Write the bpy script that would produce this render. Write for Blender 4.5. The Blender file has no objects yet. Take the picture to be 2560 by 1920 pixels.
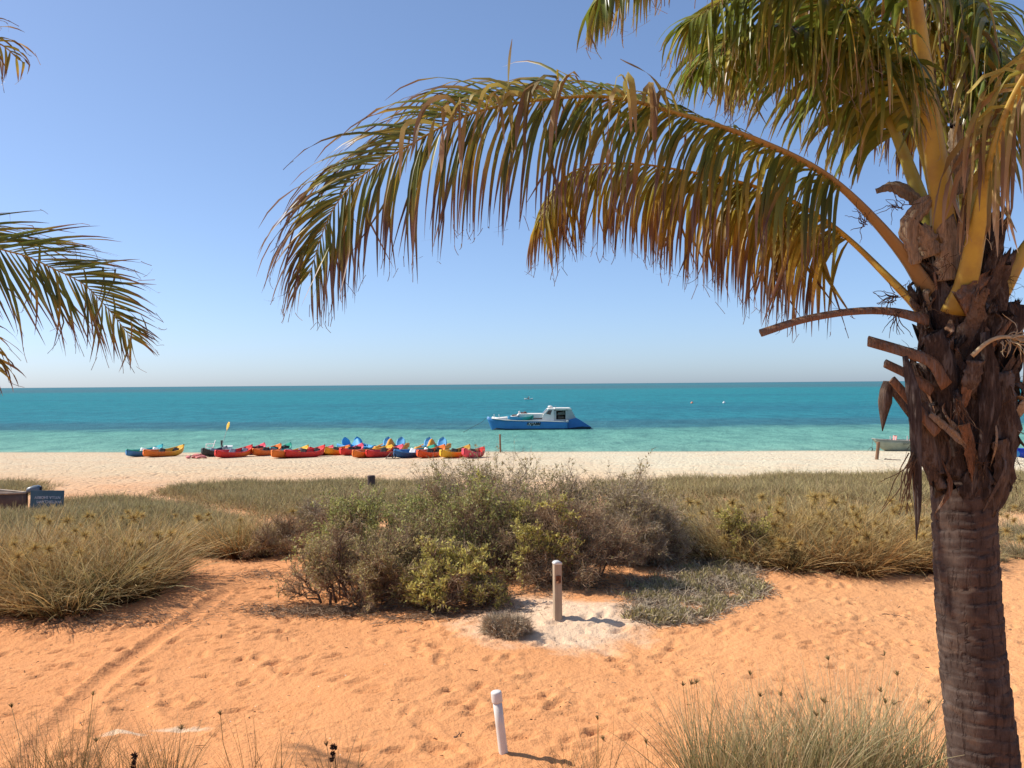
import bpy, bmesh, math, random
import numpy as np
from mathutils import Vector, Matrix

# ------------------------------------------------------------------ camera, sky, sun, exposure
scene = bpy.context.scene
COL = scene.collection
F_PX, CX, CY = 2310.0, 1280.0, 960.0        # focal length and centre in photograph pixels
CAM_Z = 4.6
ROLL = 0.0077
cam_data = bpy.data.cameras.new('camera')
cam_data.sensor_width = 36.0
cam_data.lens = 36.0 * F_PX / 2560.0
cam_data.clip_start = 0.05
cam_data.clip_end = 60000
cam = bpy.data.objects.new('camera', cam_data)
COL.objects.link(cam)
cam.location = (0, 0, CAM_Z)
cam.rotation_euler = (math.radians(90), ROLL, 0)
scene.camera = cam

SUN_EL, SUN_AZ = math.radians(43), math.radians(-78)      # azimuth clockwise from +Y
world = bpy.data.worlds.new('World')
scene.world = world
world.use_nodes = True
wn = world.node_tree
bg = wn.nodes['Background']
sky = wn.nodes.new('ShaderNodeTexSky')
sky.sky_type = 'NISHITA'
sky.sun_disc = False
sky.sun_elevation = SUN_EL
sky.sun_rotation = SUN_AZ % (2 * math.pi)
sky.altitude = 0
sky.air_density = 0.65
sky.dust_density = 0.8
sky.ozone_density = 6.0
gam = wn.nodes.new('ShaderNodeGamma')          # softens the step from horizon to zenith
gam.inputs['Gamma'].default_value = 0.8
wn.links.new(sky.outputs[0], gam.inputs['Color'])
tint = wn.nodes.new('ShaderNodeMix')           # white balance of the whole sky
tint.data_type = 'RGBA'
tint.blend_type = 'MULTIPLY'
tint.inputs['Factor'].default_value = 1.0
tint.inputs[7].default_value = (0.955, 0.98, 1.028, 1)
wn.links.new(gam.outputs[0], tint.inputs[6])
wn.links.new(tint.outputs[2], bg.inputs[0])
bg.inputs[1].default_value = 0.13

sun_data = bpy.data.lights.new('sun', 'SUN')
sun_data.energy = 3.3
sun_data.angle = math.radians(0.53)
sun_data.color = (1.0, 0.94, 0.85)
sun = bpy.data.objects.new('sun', sun_data)
COL.objects.link(sun)
SUNV = Vector((math.sin(SUN_AZ) * math.cos(SUN_EL), math.cos(SUN_AZ) * math.cos(SUN_EL), math.sin(SUN_EL)))
sun.rotation_euler = (-SUNV).to_track_quat('-Z', 'Y').to_euler()
sun.location = (-20, 5, 25)

scene.view_settings.view_transform = 'Standard'
scene.view_settings.look = 'None'
scene.view_settings.exposure = 0.88
scene.view_settings.gamma = 1.0
scene.view_settings.use_curve_mapping = False
scene.render.engine = 'CYCLES'
scene.cycles.max_bounces = 5
scene.cycles.diffuse_bounces = 3
scene.cycles.glossy_bounces = 2
scene.cycles.transparent_max_bounces = 6
scene.cycles.caustics_reflective = False
scene.cycles.caustics_refractive = False
scene.cycles.use_denoising = True

# ------------------------------------------------------------------ helpers: space
_cr, _sr = math.cos(ROLL), math.sin(ROLL)


def P(px, py, Y):
    """world point seen at photograph pixel (px, py) at depth Y"""
    a, b = (px - CX) / F_PX, -(py - CY) / F_PX
    return np.array((Y * (a * _cr + b * _sr), Y, CAM_Z + Y * (-a * _sr + b * _cr)))


_PY = np.array([-400, 0, 5, 14, 22, 30, 36, 50, 60, 63, 70, 120, 400, 30000.])
_PZ = np.array([1.9, 1.7, 1.62, 1.56, 1.45, 1.25, 1.10, .55, .12, 0, -.3, -2.2, -6, -12.])
MOUNDS = [(0.4, 13.9, 2.4, 1.7, .26), (-5.6, 13.2, 1.7, 1.3, .22), (4.6, 15.4, 2.0, 1.2, .2), (1.0, 11.6, .9, .6, .10),
          (-3.4, 17.0, 1.4, 1.0, .12), (-9, 21, 3, 1.5, .2), (8, 24, 5, 2.5, .25), (0, 25, 6, 2, .18)]


def gz(x, y):
    x = np.asarray(x, float)
    y = np.asarray(y, float)
    z = np.interp(y + .08 * x + .25 * np.sin(x * .21) + .12 * np.sin(x * .53 + 1), _PY, _PZ)
    for mx, my, sx, sy, h in MOUNDS:
        z = z + h * np.exp(-((x - mx) / sx) ** 2 - ((y - my) / sy) ** 2)
    fade = np.clip((58 - y) / 10, 0, 1)
    z = z + fade * .035 * (np.sin(x * 1.3 + .6 * y) * np.sin(y * 1.1 - .4 * x) + .7 * np.sin(x * .47 + 1.3) * np.cos(y * .61))
    return z


def G(px, py):
    """ground point under a photograph pixel"""
    lo, hi = 4.0, 300.0
    for _ in range(50):
        m = .5 * (lo + hi)
        p = P(px, py, m)
        if p[2] > gz(p[0], p[1]):
            lo = m
        else:
            hi = m
    p = P(px, py, lo)
    return np.array((p[0], p[1], float(gz(p[0], p[1]))))


# ------------------------------------------------------------------ helpers: meshes
def make_mesh(name, V, Q=None, T=None, attrs=None, smooth=False):
    V = np.ascontiguousarray(V, dtype=np.float32).reshape(-1, 3)
    faces = []
    if Q is not None and len(Q):
        faces.append(np.asarray(Q, dtype=np.int32).reshape(-1, 4))
    if T is not None and len(T):
        faces.append(np.asarray(T, dtype=np.int32).reshape(-1, 3))
    me = bpy.data.meshes.new(name)
    me.vertices.add(len(V))
    me.vertices.foreach_set('co', V.ravel())
    nl = sum(f.size for f in faces)
    me.loops.add(nl)
    me.loops.foreach_set('vertex_index', np.concatenate([f.ravel() for f in faces]))
    starts, o = [], 0
    for f in faces:
        starts.append(o + np.arange(len(f), dtype=np.int32) * f.shape[1])
        o += f.size
    starts = np.concatenate(starts)
    me.polygons.add(len(starts))
    me.polygons.foreach_set('loop_start', starts.astype(np.int32))
    if smooth:
        me.polygons.foreach_set('use_smooth', np.ones(len(starts), dtype=bool))
    for k, a in (attrs or {}).items():
        at = me.attributes.new(k, 'FLOAT', 'POINT')
        at.data.foreach_set('value', np.ascontiguousarray(a, dtype=np.float32).ravel())
    me.update(calc_edges=True)
    return me


class Geo:
    """collects vertices, quads, triangles and two per-vertex values: along (root to tip) and rnd (one per piece)"""

    def __init__(s):
        s.V, s.Q, s.T, s.A, s.R, s.n = [], [], [], [], [], 0

    def add(s, V, Q=None, T=None, along=None, rnd=None):
        V = np.asarray(V, float).reshape(-1, 3)
        s.V.append(V)
        if Q is not None and len(Q):
            s.Q.append(np.asarray(Q).reshape(-1, 4) + s.n)
        if T is not None and len(T):
            s.T.append(np.asarray(T).reshape(-1, 3) + s.n)
        s.A.append(np.zeros(len(V)) if along is None else np.asarray(along, float).ravel())
        s.R.append(np.zeros(len(V)) if rnd is None else np.broadcast_to(np.asarray(rnd, float), (len(V),)) if np.ndim(rnd) == 0 else np.asarray(rnd, float).ravel())
        s.n += len(V)
        return s

    def mesh(s, name, smooth=False):
        return make_mesh(name, np.concatenate(s.V), np.concatenate(s.Q) if s.Q else None, np.concatenate(s.T) if s.T else None,
                         {'along': np.concatenate(s.A), 'rnd': np.concatenate(s.R)}, smooth)


def norm(v):
    return v / np.maximum(np.linalg.norm(v, axis=-1, keepdims=True), 1e-9)


def ribbons(geo, Pn, W, side, rnd=None, along=None):
    """Pn (n,s,3) polylines, W (n,s) widths, side (n,3) or (n,s,3) width directions"""
    n, s, _ = Pn.shape
    if side.ndim == 2:
        side = side[:, None, :]
    off = side * (W[:, :, None] * .5)
    V = np.stack([Pn - off, Pn + off], axis=2).reshape(n, s * 2, 3)
    i = np.arange(s - 1) * 2
    q = np.stack([i, i + 1, i + 3, i + 2], axis=1)
    Q = (q[None] + (np.arange(n) * s * 2)[:, None, None]).reshape(-1, 4)
    a = np.linspace(0, 1, s) if along is None else along
    A = np.broadcast_to(np.repeat(a, 2)[None], (n, 2 * s)) if np.ndim(a) == 1 else np.repeat(a, 2, axis=1)
    r = np.zeros(n) if rnd is None else rnd
    geo.add(V.reshape(-1, 3), Q, None, A.ravel(), np.repeat(r, 2 * s))


def tubes(geo, Pn, R, k=5, rnd=None, cap=True):
    Pn = np.asarray(Pn, float)
    if Pn.ndim == 2:
        Pn = Pn[None]
        R = np.asarray(R, float)[None]
    n, s, _ = Pn.shape
    T = norm(np.gradient(Pn, axis=1))
    ref = np.where(np.abs(T[..., 2:3]) > .9, np.array([1., 0, 0]), np.array([0, 0, 1.]))
    ref = np.broadcast_to(ref[:, :1], ref.shape)
    A = norm(np.cross(T, ref))
    B = np.cross(T, A)
    th = np.arange(k) * 2 * math.pi / k
    V = Pn[:, :, None, :] + R[:, :, None, None] * (np.cos(th)[:, None] * A[:, :, None, :] + np.sin(th)[:, None] * B[:, :, None, :])
    i = np.arange(s - 1)[:, None] * k
    j = np.arange(k)[None]
    j2 = (j + 1) % k
    q = np.stack([i + j, i + j2, i + k + j2, i + k + j], axis=-1).reshape(-1, 4)
    Q = (q[None] + (np.arange(n) * s * k)[:, None, None]).reshape(-1, 4)
    al = np.broadcast_to(np.repeat(np.linspace(0, 1, s), k)[None], (n, s * k)).ravel()
    r = np.zeros(n) if rnd is None else np.asarray(rnd)
    Tn = None
    if cap:
        fan = np.stack([np.zeros(k - 2, int), np.arange(2, k), np.arange(1, k - 1)], axis=1)
        fe = np.stack([np.zeros(k - 2, int), np.arange(1, k - 1), np.arange(2, k)], axis=1) + (s - 1) * k
        Tn = (np.concatenate([fan, fe])[None] + (np.arange(n) * s * k)[:, None, None]).reshape(-1, 3)
    geo.add(V.reshape(-1, 3), Q, Tn, al, np.repeat(r, s * k))


def loft(geo, S, closed=False, cap=False, along=None, rnd=0.0):
    """S (m,k,3) cross-sections; closed: ring sections; cap: n-gon fans at the ends"""
    S = np.asarray(S, float)
    m, k, _ = S.shape
    i = np.arange(m - 1)[:, None] * k
    j = np.arange(k if closed else k - 1)[None]
    j2 = (j + 1) % k
    Q = np.stack([i + j, i + j2, i + k + j2, i + k + j], axis=-1).reshape(-1, 4)
    T = None
    if cap:
        a = np.stack([np.zeros(k - 2, int), np.arange(2, k), np.arange(1, k - 1)], axis=1)
        b = np.stack([np.zeros(k - 2, int), np.arange(1, k - 1), np.arange(2, k)], axis=1) + (m - 1) * k
        T = np.concatenate([a, b])
    al = np.repeat(np.linspace(0, 1, m) if along is None else along, k)
    geo.add(S.reshape(-1, 3), Q, T, al, rnd)


def catmull(pts, n):
    p = np.asarray(pts, float)
    p = np.vstack([2 * p[0] - p[1], p, 2 * p[-1] - p[-2]])
    out = []
    for i in range(1, len(p) - 2):
        t = np.linspace(0, 1, 24, endpoint=False)[:, None]
        a, b, c, d = p[i - 1], p[i], p[i + 1], p[i + 2]
        out.append(.5 * (2 * b + (c - a) * t + (2 * a - 5 * b + 4 * c - d) * t ** 2 + (-a + 3 * b - 3 * c + d) * t ** 3))
    out = np.vstack(out + [p[-2][None]])
    L = np.concatenate([[0], np.cumsum(np.linalg.norm(np.diff(out, axis=0), axis=1))])
    u = np.linspace(0, L[-1], n)
    return np.stack([np.interp(u, L, out[:, k]) for k in range(3)], axis=1)


def boxes_mesh(name, items, bevel=.0):
    """items: (centre, size, rotation euler or None); bevelled boxes joined into one part"""
    bm = bmesh.new()
    for it in items:
        c, s = it[0], it[1]
        rot = it[2] if len(it) > 2 and it[2] else (0, 0, 0)
        M = Matrix.Translation(c) @ Matrix.Rotation(rot[2], 4, 'Z') @ Matrix.Rotation(rot[1], 4, 'Y') @ Matrix.Rotation(rot[0], 4, 'X') @ Matrix.Diagonal((s[0], s[1], s[2], 1))
        r = bmesh.ops.create_cube(bm, size=1, matrix=M)
        if bevel:
            ed = list({e for v in r['verts'] for e in v.link_edges})
            bmesh.ops.bevel(bm, geom=ed, offset=bevel, segments=2, affect='EDGES', profile=.6)
    me = bpy.data.meshes.new(name)
    bm.to_mesh(me)
    bm.free()
    return me


def obj(name, me, mat=None, parent=None, loc=None, rot=None, scale=None):
    o = bpy.data.objects.new(name, me)
    COL.objects.link(o)
    if mat is not None and me is not None and not me.materials:
        me.materials.append(mat)
    if parent is not None:
        o.parent = parent
    if loc is not None:
        o.location = [float(v) for v in loc]
    if rot is not None:
        o.rotation_euler = [float(v) for v in rot]
    if scale is not None:
        o.scale = (scale,) * 3 if np.ndim(scale) == 0 else scale
    return o


def tag(o, label, cat, group=None, kind=None):
    if label:
        o['label'] = label
    if cat:
        o['category'] = cat
    if group:
        o['group'] = group
    if kind:
        o['kind'] = kind
    return o


def thing(name, label, cat, loc=(0, 0, 0), rotz=0, group=None, rot=None):
    o = bpy.data.objects.new(name, None)
    COL.objects.link(o)
    o.empty_display_size = .1
    o.location = [float(v) for v in loc]
    o.rotation_euler = rot if rot else (0, 0, rotz)
    return tag(o, label, cat, group)


def structure(name, me, mat):
    o = obj(name, me, mat)
    o['kind'] = 'structure'
    return o


def stuff(o):
    o['kind'] = 'stuff'
    return o


def text_mesh(body, size, extrude=.004, shear=0.0, bold=0.0):
    cu = bpy.data.curves.new('lettering', 'FONT')
    cu.body = body
    cu.size = size
    cu.extrude = extrude
    cu.shear = shear
    cu.offset = bold
    cu.align_x = 'CENTER'
    cu.align_y = 'CENTER'
    cu.resolution_u = 2
    o = bpy.data.objects.new('lettering_curve', cu)
    COL.objects.link(o)
    dg = bpy.context.evaluated_depsgraph_get()
    me = bpy.data.meshes.new_from_object(o.evaluated_get(dg))
    bpy.data.objects.remove(o)
    bpy.data.curves.remove(cu)
    return me


# ------------------------------------------------------------------ helpers: materials
class NT:
    def __init__(s, name):
        s.m = bpy.data.materials.new(name)
        s.m.use_nodes = True
        s.t = s.m.node_tree
        s.t.nodes.clear()
        s.out = s.n('ShaderNodeOutputMaterial')

    def n(s, kind, **kw):
        nd = s.t.nodes.new(kind)
        for k, v in kw.items():
            if k.startswith('i_'):
                nd.inputs[k[2:].replace('_', ' ')].default_value = v
            else:
                setattr(nd, k, v)
        return nd

    def l(s, a, b):
        s.t.links.new(a, b)

    def attr(s, name):
        return s.n('ShaderNodeAttribute', attribute_name=name).outputs['Fac']

    def math(s, op, a, b=None, c=None, clamp=False):
        nd = s.n('ShaderNodeMath', operation=op, use_clamp=clamp)
        for i, v in enumerate((a, b, c)):
            if v is None:
                continue
            if isinstance(v, (int, float)):
                nd.inputs[i].default_value = v
            else:
                s.l(v, nd.inputs[i])
        return nd.outputs[0]

    def ramp(s, fac, stops, interp='LINEAR'):
        nd = s.n('ShaderNodeValToRGB')
        cr = nd.color_ramp
        cr.interpolation = interp
        while len(cr.elements) < len(stops):
            cr.elements.new(.5)
        for e, (p, c) in zip(cr.elements, stops):
            e.position = p
            e.color = (*c, 1) if len(c) == 3 else c
        s.l(fac, nd.inputs[0])
        return nd.outputs[0]

    def mix(s, fac, a, b, mode='MIX'):
        nd = s.n('ShaderNodeMix', data_type='RGBA', blend_type=mode)
        for sock, v in ((nd.inputs['Factor'], fac), (nd.inputs[6], a), (nd.inputs[7], b)):
            if isinstance(v, (int, float)):
                sock.default_value = v
            elif isinstance(v, (tuple, list)):
                sock.default_value = (*v, 1) if len(v) == 3 else v
            else:
                s.l(v, sock)
        return nd.outputs[2]

    def noise(s, scale, detail=3, rough=.55, vec=None, dist=0.0, out='Fac'):
        nd = s.n('ShaderNodeTexNoise')
        nd.inputs['Scale'].default_value = scale
        nd.inputs['Detail'].default_value = detail
        nd.inputs['Roughness'].default_value = rough
        nd.inputs['Distortion'].default_value = dist
        if vec is not None:
            s.l(vec, nd.inputs['Vector'])
        return nd.outputs[out]

    def mapping(s, vec, scale=(1, 1, 1), rot=(0, 0, 0)):
        nd = s.n('ShaderNodeMapping')
        nd.inputs['Scale'].default_value = scale
        nd.inputs['Rotation'].default_value = rot
        s.l(vec, nd.inputs['Vector'])
        return nd.outputs[0]

    def bump(s, h, strength=.3, dist=.02, normal=None):
        nd = s.n('ShaderNodeBump')
        nd.inputs['Strength'].default_value = strength
        nd.inputs['Distance'].default_value = dist
        s.l(h, nd.inputs['Height'])
        if normal is not None:
            s.l(normal, nd.inputs['Normal'])
        return nd.outputs[0]

    def principled(s, col, rough=.6, spec=.3, bump=None, metal=0.0):
        nd = s.n('ShaderNodeBsdfPrincipled')
        nd.inputs['Metallic'].default_value = metal
        nd.inputs['Specular IOR Level'].default_value = spec
        for k, v in (('Base Color', col), ('Roughness', rough)):
            if isinstance(v, (int, float)):
                nd.inputs[k].default_value = v
            elif isinstance(v, (tuple, list)):
                nd.inputs[k].default_value = (*v, 1)
            else:
                s.l(v, nd.inputs[k])
        if bump is not None:
            s.l(bump, nd.inputs['Normal'])
        return nd.outputs[0]

    def done(s, sh):
        s.l(sh, s.out.inputs['Surface'])
        return s.m


def geo_pos(b):
    return b.n('ShaderNodeNewGeometry').outputs['Position']


def obj_pos(b):
    return b.n('ShaderNodeTexCoord').outputs['Object']


def plain(name, col, rough=.5, spec=.4, var=.15, scale=6, bump=0.0, metal=0.0):
    b = NT(name)
    v = b.noise(scale, 4, .6, obj_pos(b))
    dark = tuple(c * (1 - var) for c in col)
    lite = tuple(min(1, c * (1 + var)) for c in col)
    c = b.ramp(v, [(.3, dark), (.7, lite)])
    bm_ = b.bump(b.noise(scale * 6, 3, .6, obj_pos(b)), bump, .01) if bump else None
    return b.done(b.principled(c, rough, spec, bm_, metal))


def leafy(name, stops, alt, trans=.35, rough=.5, spec=.25, altpos=(.45, .75), vary=.25):
    """blade or leaf: colour runs root to tip along stops, some pieces take the alt colours, thin and translucent"""
    b = NT(name)
    al, rd = b.attr('along'), b.attr('rnd')
    jit = b.math('ADD', al, b.math('MULTIPLY', b.math('SUBTRACT', rd, .5), vary))
    c1 = b.ramp(jit, stops)
    c2 = b.ramp(jit, alt)
    rr = b.math('FRACT', b.math('MULTIPLY', rd, 7.31))
    f = b.n('ShaderNodeMapRange')
    f.inputs[1].default_value, f.inputs[2].default_value = altpos
    b.l(rr, f.inputs[0])
    c = b.mix(f.outputs[0], c1, c2)
    br = b.math('MULTIPLY_ADD', b.math('FRACT', b.math('MULTIPLY', rd, 13.7)), .8, .58)
    c = b.mix(1.0, c, b.n('ShaderNodeCombineColor').outputs[0], 'MULTIPLY') if False else c
    hs = b.n('ShaderNodeHueSaturation')
    b.l(c, hs.inputs['Color'])
    b.l(br, hs.inputs['Value'])
    c = hs.outputs[0]
    p = b.principled(c, rough, spec)
    tr = b.n('ShaderNodeBsdfTranslucent')
    b.l(c, tr.inputs['Color'])
    mx = b.n('ShaderNodeMixShader')
    mx.inputs[0].default_value = trans
    b.l(p, mx.inputs[1])
    b.l(tr.outputs[0], mx.inputs[2])
    return b.done(mx.outputs[0])


# ------------------------------------------------------------------ ground
def sand_material():
    b = NT('sand')
    pos = geo_pos(b)
    sep = b.n('ShaderNodeSeparateXYZ')
    b.l(pos, sep.inputs[0])
    x, y, z = sep.outputs
    big = b.noise(.35, 3, .5, pos)
    yy = b.math('MULTIPLY_ADD', x, .08, y)
    yy = b.math('MULTIPLY_ADD', b.math('SUBTRACT', big, .5), 6.0, yy)
    # red dune sand near, pale shell sand towards the water
    t = b.n('ShaderNodeMapRange')
    t.inputs[1].default_value, t.inputs[2].default_value = 14, 46
    b.l(yy, t.inputs[0])
    c = b.ramp(t.outputs[0], [(0, (.69, .315, .13)), (.25, (.71, .375, .18)), (.5, (.72, .47, .275)), (.72, (.69, .54, .345)), (1, (.68, .565, .385))])
    # richer and paler drifts
    m = b.noise(.9, 4, .6, pos)
    c = b.mix(b.math('MULTIPLY', b.ramp(m, [(.40, (0, 0, 0)), (.68, (1, 1, 1))]), .45), c, b.mix(.5, c, (.66, .27, .10)))
    side = b.n('ShaderNodeMapRange')
    side.inputs[1].default_value, side.inputs[2].default_value = -5, 6
    b.l(b.math('MULTIPLY_ADD', b.math('SUBTRACT', b.noise(.5, 3, .6, pos), .5), 7.0, x), side.inputs[0])
    c = b.mix(1.0, c, b.ramp(side.outputs[0], [(0, (.94, .91, .90)), (.5, (.97, .97, .97)), (1, (1.0, 1.07, 1.12))]), 'MULTIPLY')
    # patches of pale sand: round the timber post and a spill near the palms
    for (ax, ay, rx, ry, k) in PALE:
        dx = b.math('DIVIDE', b.math('SUBTRACT', x, ax), rx)
        dy = b.math('DIVIDE', b.math('SUBTRACT', y, ay), ry)
        d = b.math('SQRT', b.math('ADD', b.math('MULTIPLY', dx, dx), b.math('MULTIPLY', dy, dy)))
        d = b.math('MULTIPLY_ADD', b.math('SUBTRACT', b.noise(2.4, 4, .65, pos), .5), 1.1, d)
        mk = b.n('ShaderNodeMapRange')
        mk.inputs[1].default_value, mk.inputs[2].default_value = 1.05, .55
        b.l(d, mk.inputs[0])
        c = b.mix(b.math('MULTIPLY', mk.outputs[0], k), c, (.72, .53, .36))
    # wet strip at the water's edge
    wt = b.n('ShaderNodeMapRange')
    wt.inputs[1].default_value, wt.inputs[2].default_value = .10, .02
    b.l(z, wt.inputs[0])
    c = b.mix(b.math('MULTIPLY', wt.outputs[0], .6), c, (.40, .32, .22))
    # grains, shell grit
    g = b.noise(160, 2, .7, pos)
    c = b.mix(.35, c, b.ramp(g, [(.3, (.55, .55, .55)), (.5, (1, 1, 1)), (.75, (1.2, 1.2, 1.2))]), 'MULTIPLY')
    v = b.n('ShaderNodeTexVoronoi')
    v.inputs['Scale'].default_value = 4.2
    b.l(pos, v.inputs['Vector'])
    sp = b.math('LESS_THAN', v.outputs['Distance'], .03)
    c = b.mix(b.math('MULTIPLY', sp, .7), c, (.78, .70, .58))
    v2 = b.n('ShaderNodeTexVoronoi')
    v2.inputs['Scale'].default_value = 2.3
    b.l(b.mapping(pos, (1, 1.6, 1), (0, 0, .5)), v2.inputs['Vector'])
    sp = b.math('LESS_THAN', v2.outputs['Distance'], .05)
    c = b.mix(b.math('MULTIPLY', sp, .75), c, (.13, .075, .045))
    # relief: trodden lumps, stronger on the open beach where the mesh is coarse
    h1 = b.noise(5.5, 4, .6, b.mapping(pos, (1, .75, 1)), .6)
    h2 = b.noise(24, 3, .6, pos)
    far = b.n('ShaderNodeMapRange')
    far.inputs[1].default_value, far.inputs[2].default_value = 16, 30
    b.l(y, far.inputs[0])
    wv = b.n('ShaderNodeTexVoronoi', feature='SMOOTH_F1')
    wv.inputs['Scale'].default_value = 2.6
    wv.inputs['Smoothness'].default_value = .35
    b.l(b.mapping(pos, (1, .8, 1), (0, 0, .3)), wv.inputs['Vector'])
    pit = b.ramp(wv.outputs['Distance'], [(.0, (0, 0, 0)), (.38, (1, 1, 1))], 'EASE')
    hh = b.math('MULTIPLY_ADD', b.math('MULTIPLY', pit, far.outputs[0]), .8, b.math('MULTIPLY_ADD', h2, .16, b.math('MULTIPLY', h1, b.math('MULTIPLY_ADD', far.outputs[0], .95, .14))))
    nm = b.bump(hh, 1.0, .11)
    return b.done(b.principled(c, .95, .08, nm))


def fbm_noise(shape_x, shape_y, cell, rng, octaves=4):
    """value noise on a grid of world coordinates"""
    X, Y = shape_x, shape_y
    out = np.zeros((len(X), len(Y)))
    amp = 1.0
    for o in range(octaves):
        nx = int((X[-1] - X[0]) / cell) + 4
        ny = int((Y[-1] - Y[0]) / cell) + 4
        tb = rng.random((nx, ny))
        u, v = (X - X[0]) / cell, (Y - Y[0]) / cell
        iu, iv = u.astype(int), v.astype(int)
        fu, fv = u - iu, v - iv
        fu, fv = (fu * fu * (3 - 2 * fu))[:, None], (fv * fv * (3 - 2 * fv))[None]
        a, b_, c, d = tb[np.ix_(iu, iv)], tb[np.ix_(iu + 1, iv)], tb[np.ix_(iu, iv + 1)], tb[np.ix_(iu + 1, iv + 1)]
        out += amp * ((a * (1 - fu) + b_ * fu) * (1 - fv) + (c * (1 - fu) + d * fu) * fv - .5)
        amp *= .5
        cell *= .5
    return out


def axis(a, b, fine, ends, grow=1.09):
    mid = np.arange(a, b, fine)
    lo, hi, s = [], [], fine
    x = a
    while x > ends[0]:
        s *= grow
        x -= s
        lo.append(x)
    s, x = fine, mid[-1]
    while x < ends[1]:
        s *= grow
        x += s
        hi.append(x)
    return np.array(lo[::-1] + list(mid) + hi)


_pw, _pc = G(1395, 1560), G(380, 1835)
PALE = [(_pw[0] - .05, _pw[1] + .1, 1.35, 1.1, .85), (_pc[0] - .25, _pc[1], .22, .05, .8), (_pc[0] + .2, _pc[1] + .12, .3, .06, .8), (_pw[0] + .9, _pw[1] + .4, .8, .6, .5)]


def build_ground():
    rng = np.random.default_rng(11)
    X = axis(-7.2, 8.0, .036, (-4000, 4000), 1.075)
    Yc = axis(6.6, 16.5, .036, (-300, 75), 1.05)
    Yc = np.concatenate([Yc, [90, 120, 200, 400, 1000, 4000, 12000, 30000]])
    XX, YY = np.meshgrid(X, Yc, indexing='ij')
    Z = gz(XX, YY)
    fi = np.where((X > -7.6) & (X < 8.4))[0]
    fj = np.where((Yc > 6.0) & (Yc < 18))[0]
    xs, ys = X[fi], Yc[fj]
    D = .013 * fbm_noise(xs, ys, .30, rng, 3) + .05 * fbm_noise(xs, ys, 1.5, rng, 2)
    # scuffs and old footprints: a pit with a soft raised lip
    fine0, fx, fy = .036, xs, ys
    for k in range(9000):
        cx, cy = rng.uniform(-7.4, 8.2), rng.uniform(6.2, 17.5)
        kind = rng.random()
        if kind < .10:          # footprint
            L, W, d, th = rng.uniform(.11, .15), rng.uniform(.045, .06), rng.uniform(.022, .036), rng.normal(.55, .7)
        elif kind < .55:        # long scuff
            L, W, d, th = rng.uniform(.06, .17), rng.uniform(.016, .028), rng.uniform(.008, .018), rng.normal(.3, .35)
        else:                   # small hollow
            L, W, d, th = rng.uniform(.025, .06), rng.uniform(.022, .04), rng.uniform(.008, .022), rng.uniform(0, 3.1)
        r = 2.6 * max(L, W)
        a0, a1 = np.searchsorted(xs, [cx - r, cx + r])
        b0, b1 = np.searchsorted(ys, [cy - r, cy + r])
        if a1 - a0 < 2 or b1 - b0 < 2:
            continue
        dx, dy = xs[a0:a1, None] - cx, ys[None, b0:b1] - cy
        u = (dx * math.cos(th) + dy * math.sin(th)) / L
        v = (-dx * math.sin(th) + dy * math.cos(th)) / W
        q = u * u + v * v
        D[a0:a1, b0:b1] += -d * np.exp(-q * 1.3) + .45 * d * np.exp(-(np.sqrt(q) - 1.55) ** 2 * 4)
    # two drag marks where something was pulled across the sand
    tracks = [[(560, 1480), (470, 1545), (360, 1625), (270, 1690), (205, 1750), (165, 1800), (110, 1850), (70, 1920)],
              [(340, 1740), (330, 1775), (350, 1810), (400, 1830), (470, 1832)]]
    for ti, tr in enumerate(tracks):
        pl = catmull([G(*p) for p in tr], 160)[:, :2]
        pts = np.stack(np.meshgrid(xs, ys, indexing='ij'), -1)
        lo, hi = pl.min(0) - .6, pl.max(0) + .6
        ma = np.where((xs > lo[0]) & (xs < hi[0]))[0]
        mb = np.where((ys > lo[1]) & (ys < hi[1]))[0]
        if len(ma) == 0 or len(mb) == 0:
            continue
        sub = pts[np.ix_(ma, mb)].reshape(-1, 2)
        dd = np.full(len(sub), 9.)
        for q in pl:
            dd = np.minimum(dd, np.hypot(sub[:, 0] - q[0], sub[:, 1] - q[1]))
        dd = dd.reshape(len(ma), len(mb))
        w = .10 if ti == 0 else .12
        k = np.exp(-(dd / w) ** 4)
        cur = D[np.ix_(ma, mb)]
        D[np.ix_(ma, mb)] = cur * (1 - .85 * k) - (.030 if ti == 0 else .012) * k + .016 * np.exp(-((dd - w * 1.7) / (.4 * w)) ** 2)
    ex = np.clip(np.minimum(xs - xs[0], xs[-1] - xs) / .4, 0, 1)[:, None]
    ey = np.clip(np.minimum(ys - ys[0], ys[-1] - ys) / .5, 0, 1)[None]
    Z[np.ix_(fi, fj)] += D * ex * ey
    n, m = len(X), len(Yc)
    V = np.stack([XX, YY, Z], -1).reshape(-1, 3)
    i = np.arange(n - 1)[:, None] * m
    j = np.arange(m - 1)[None]
    Q = np.stack([i + j, i + m + j, i + m + j + 1, i + j + 1], -1).reshape(-1, 4)
    return make_mesh('ground', V, Q, smooth=True)


structure('ground', build_ground(), sand_material())


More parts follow.
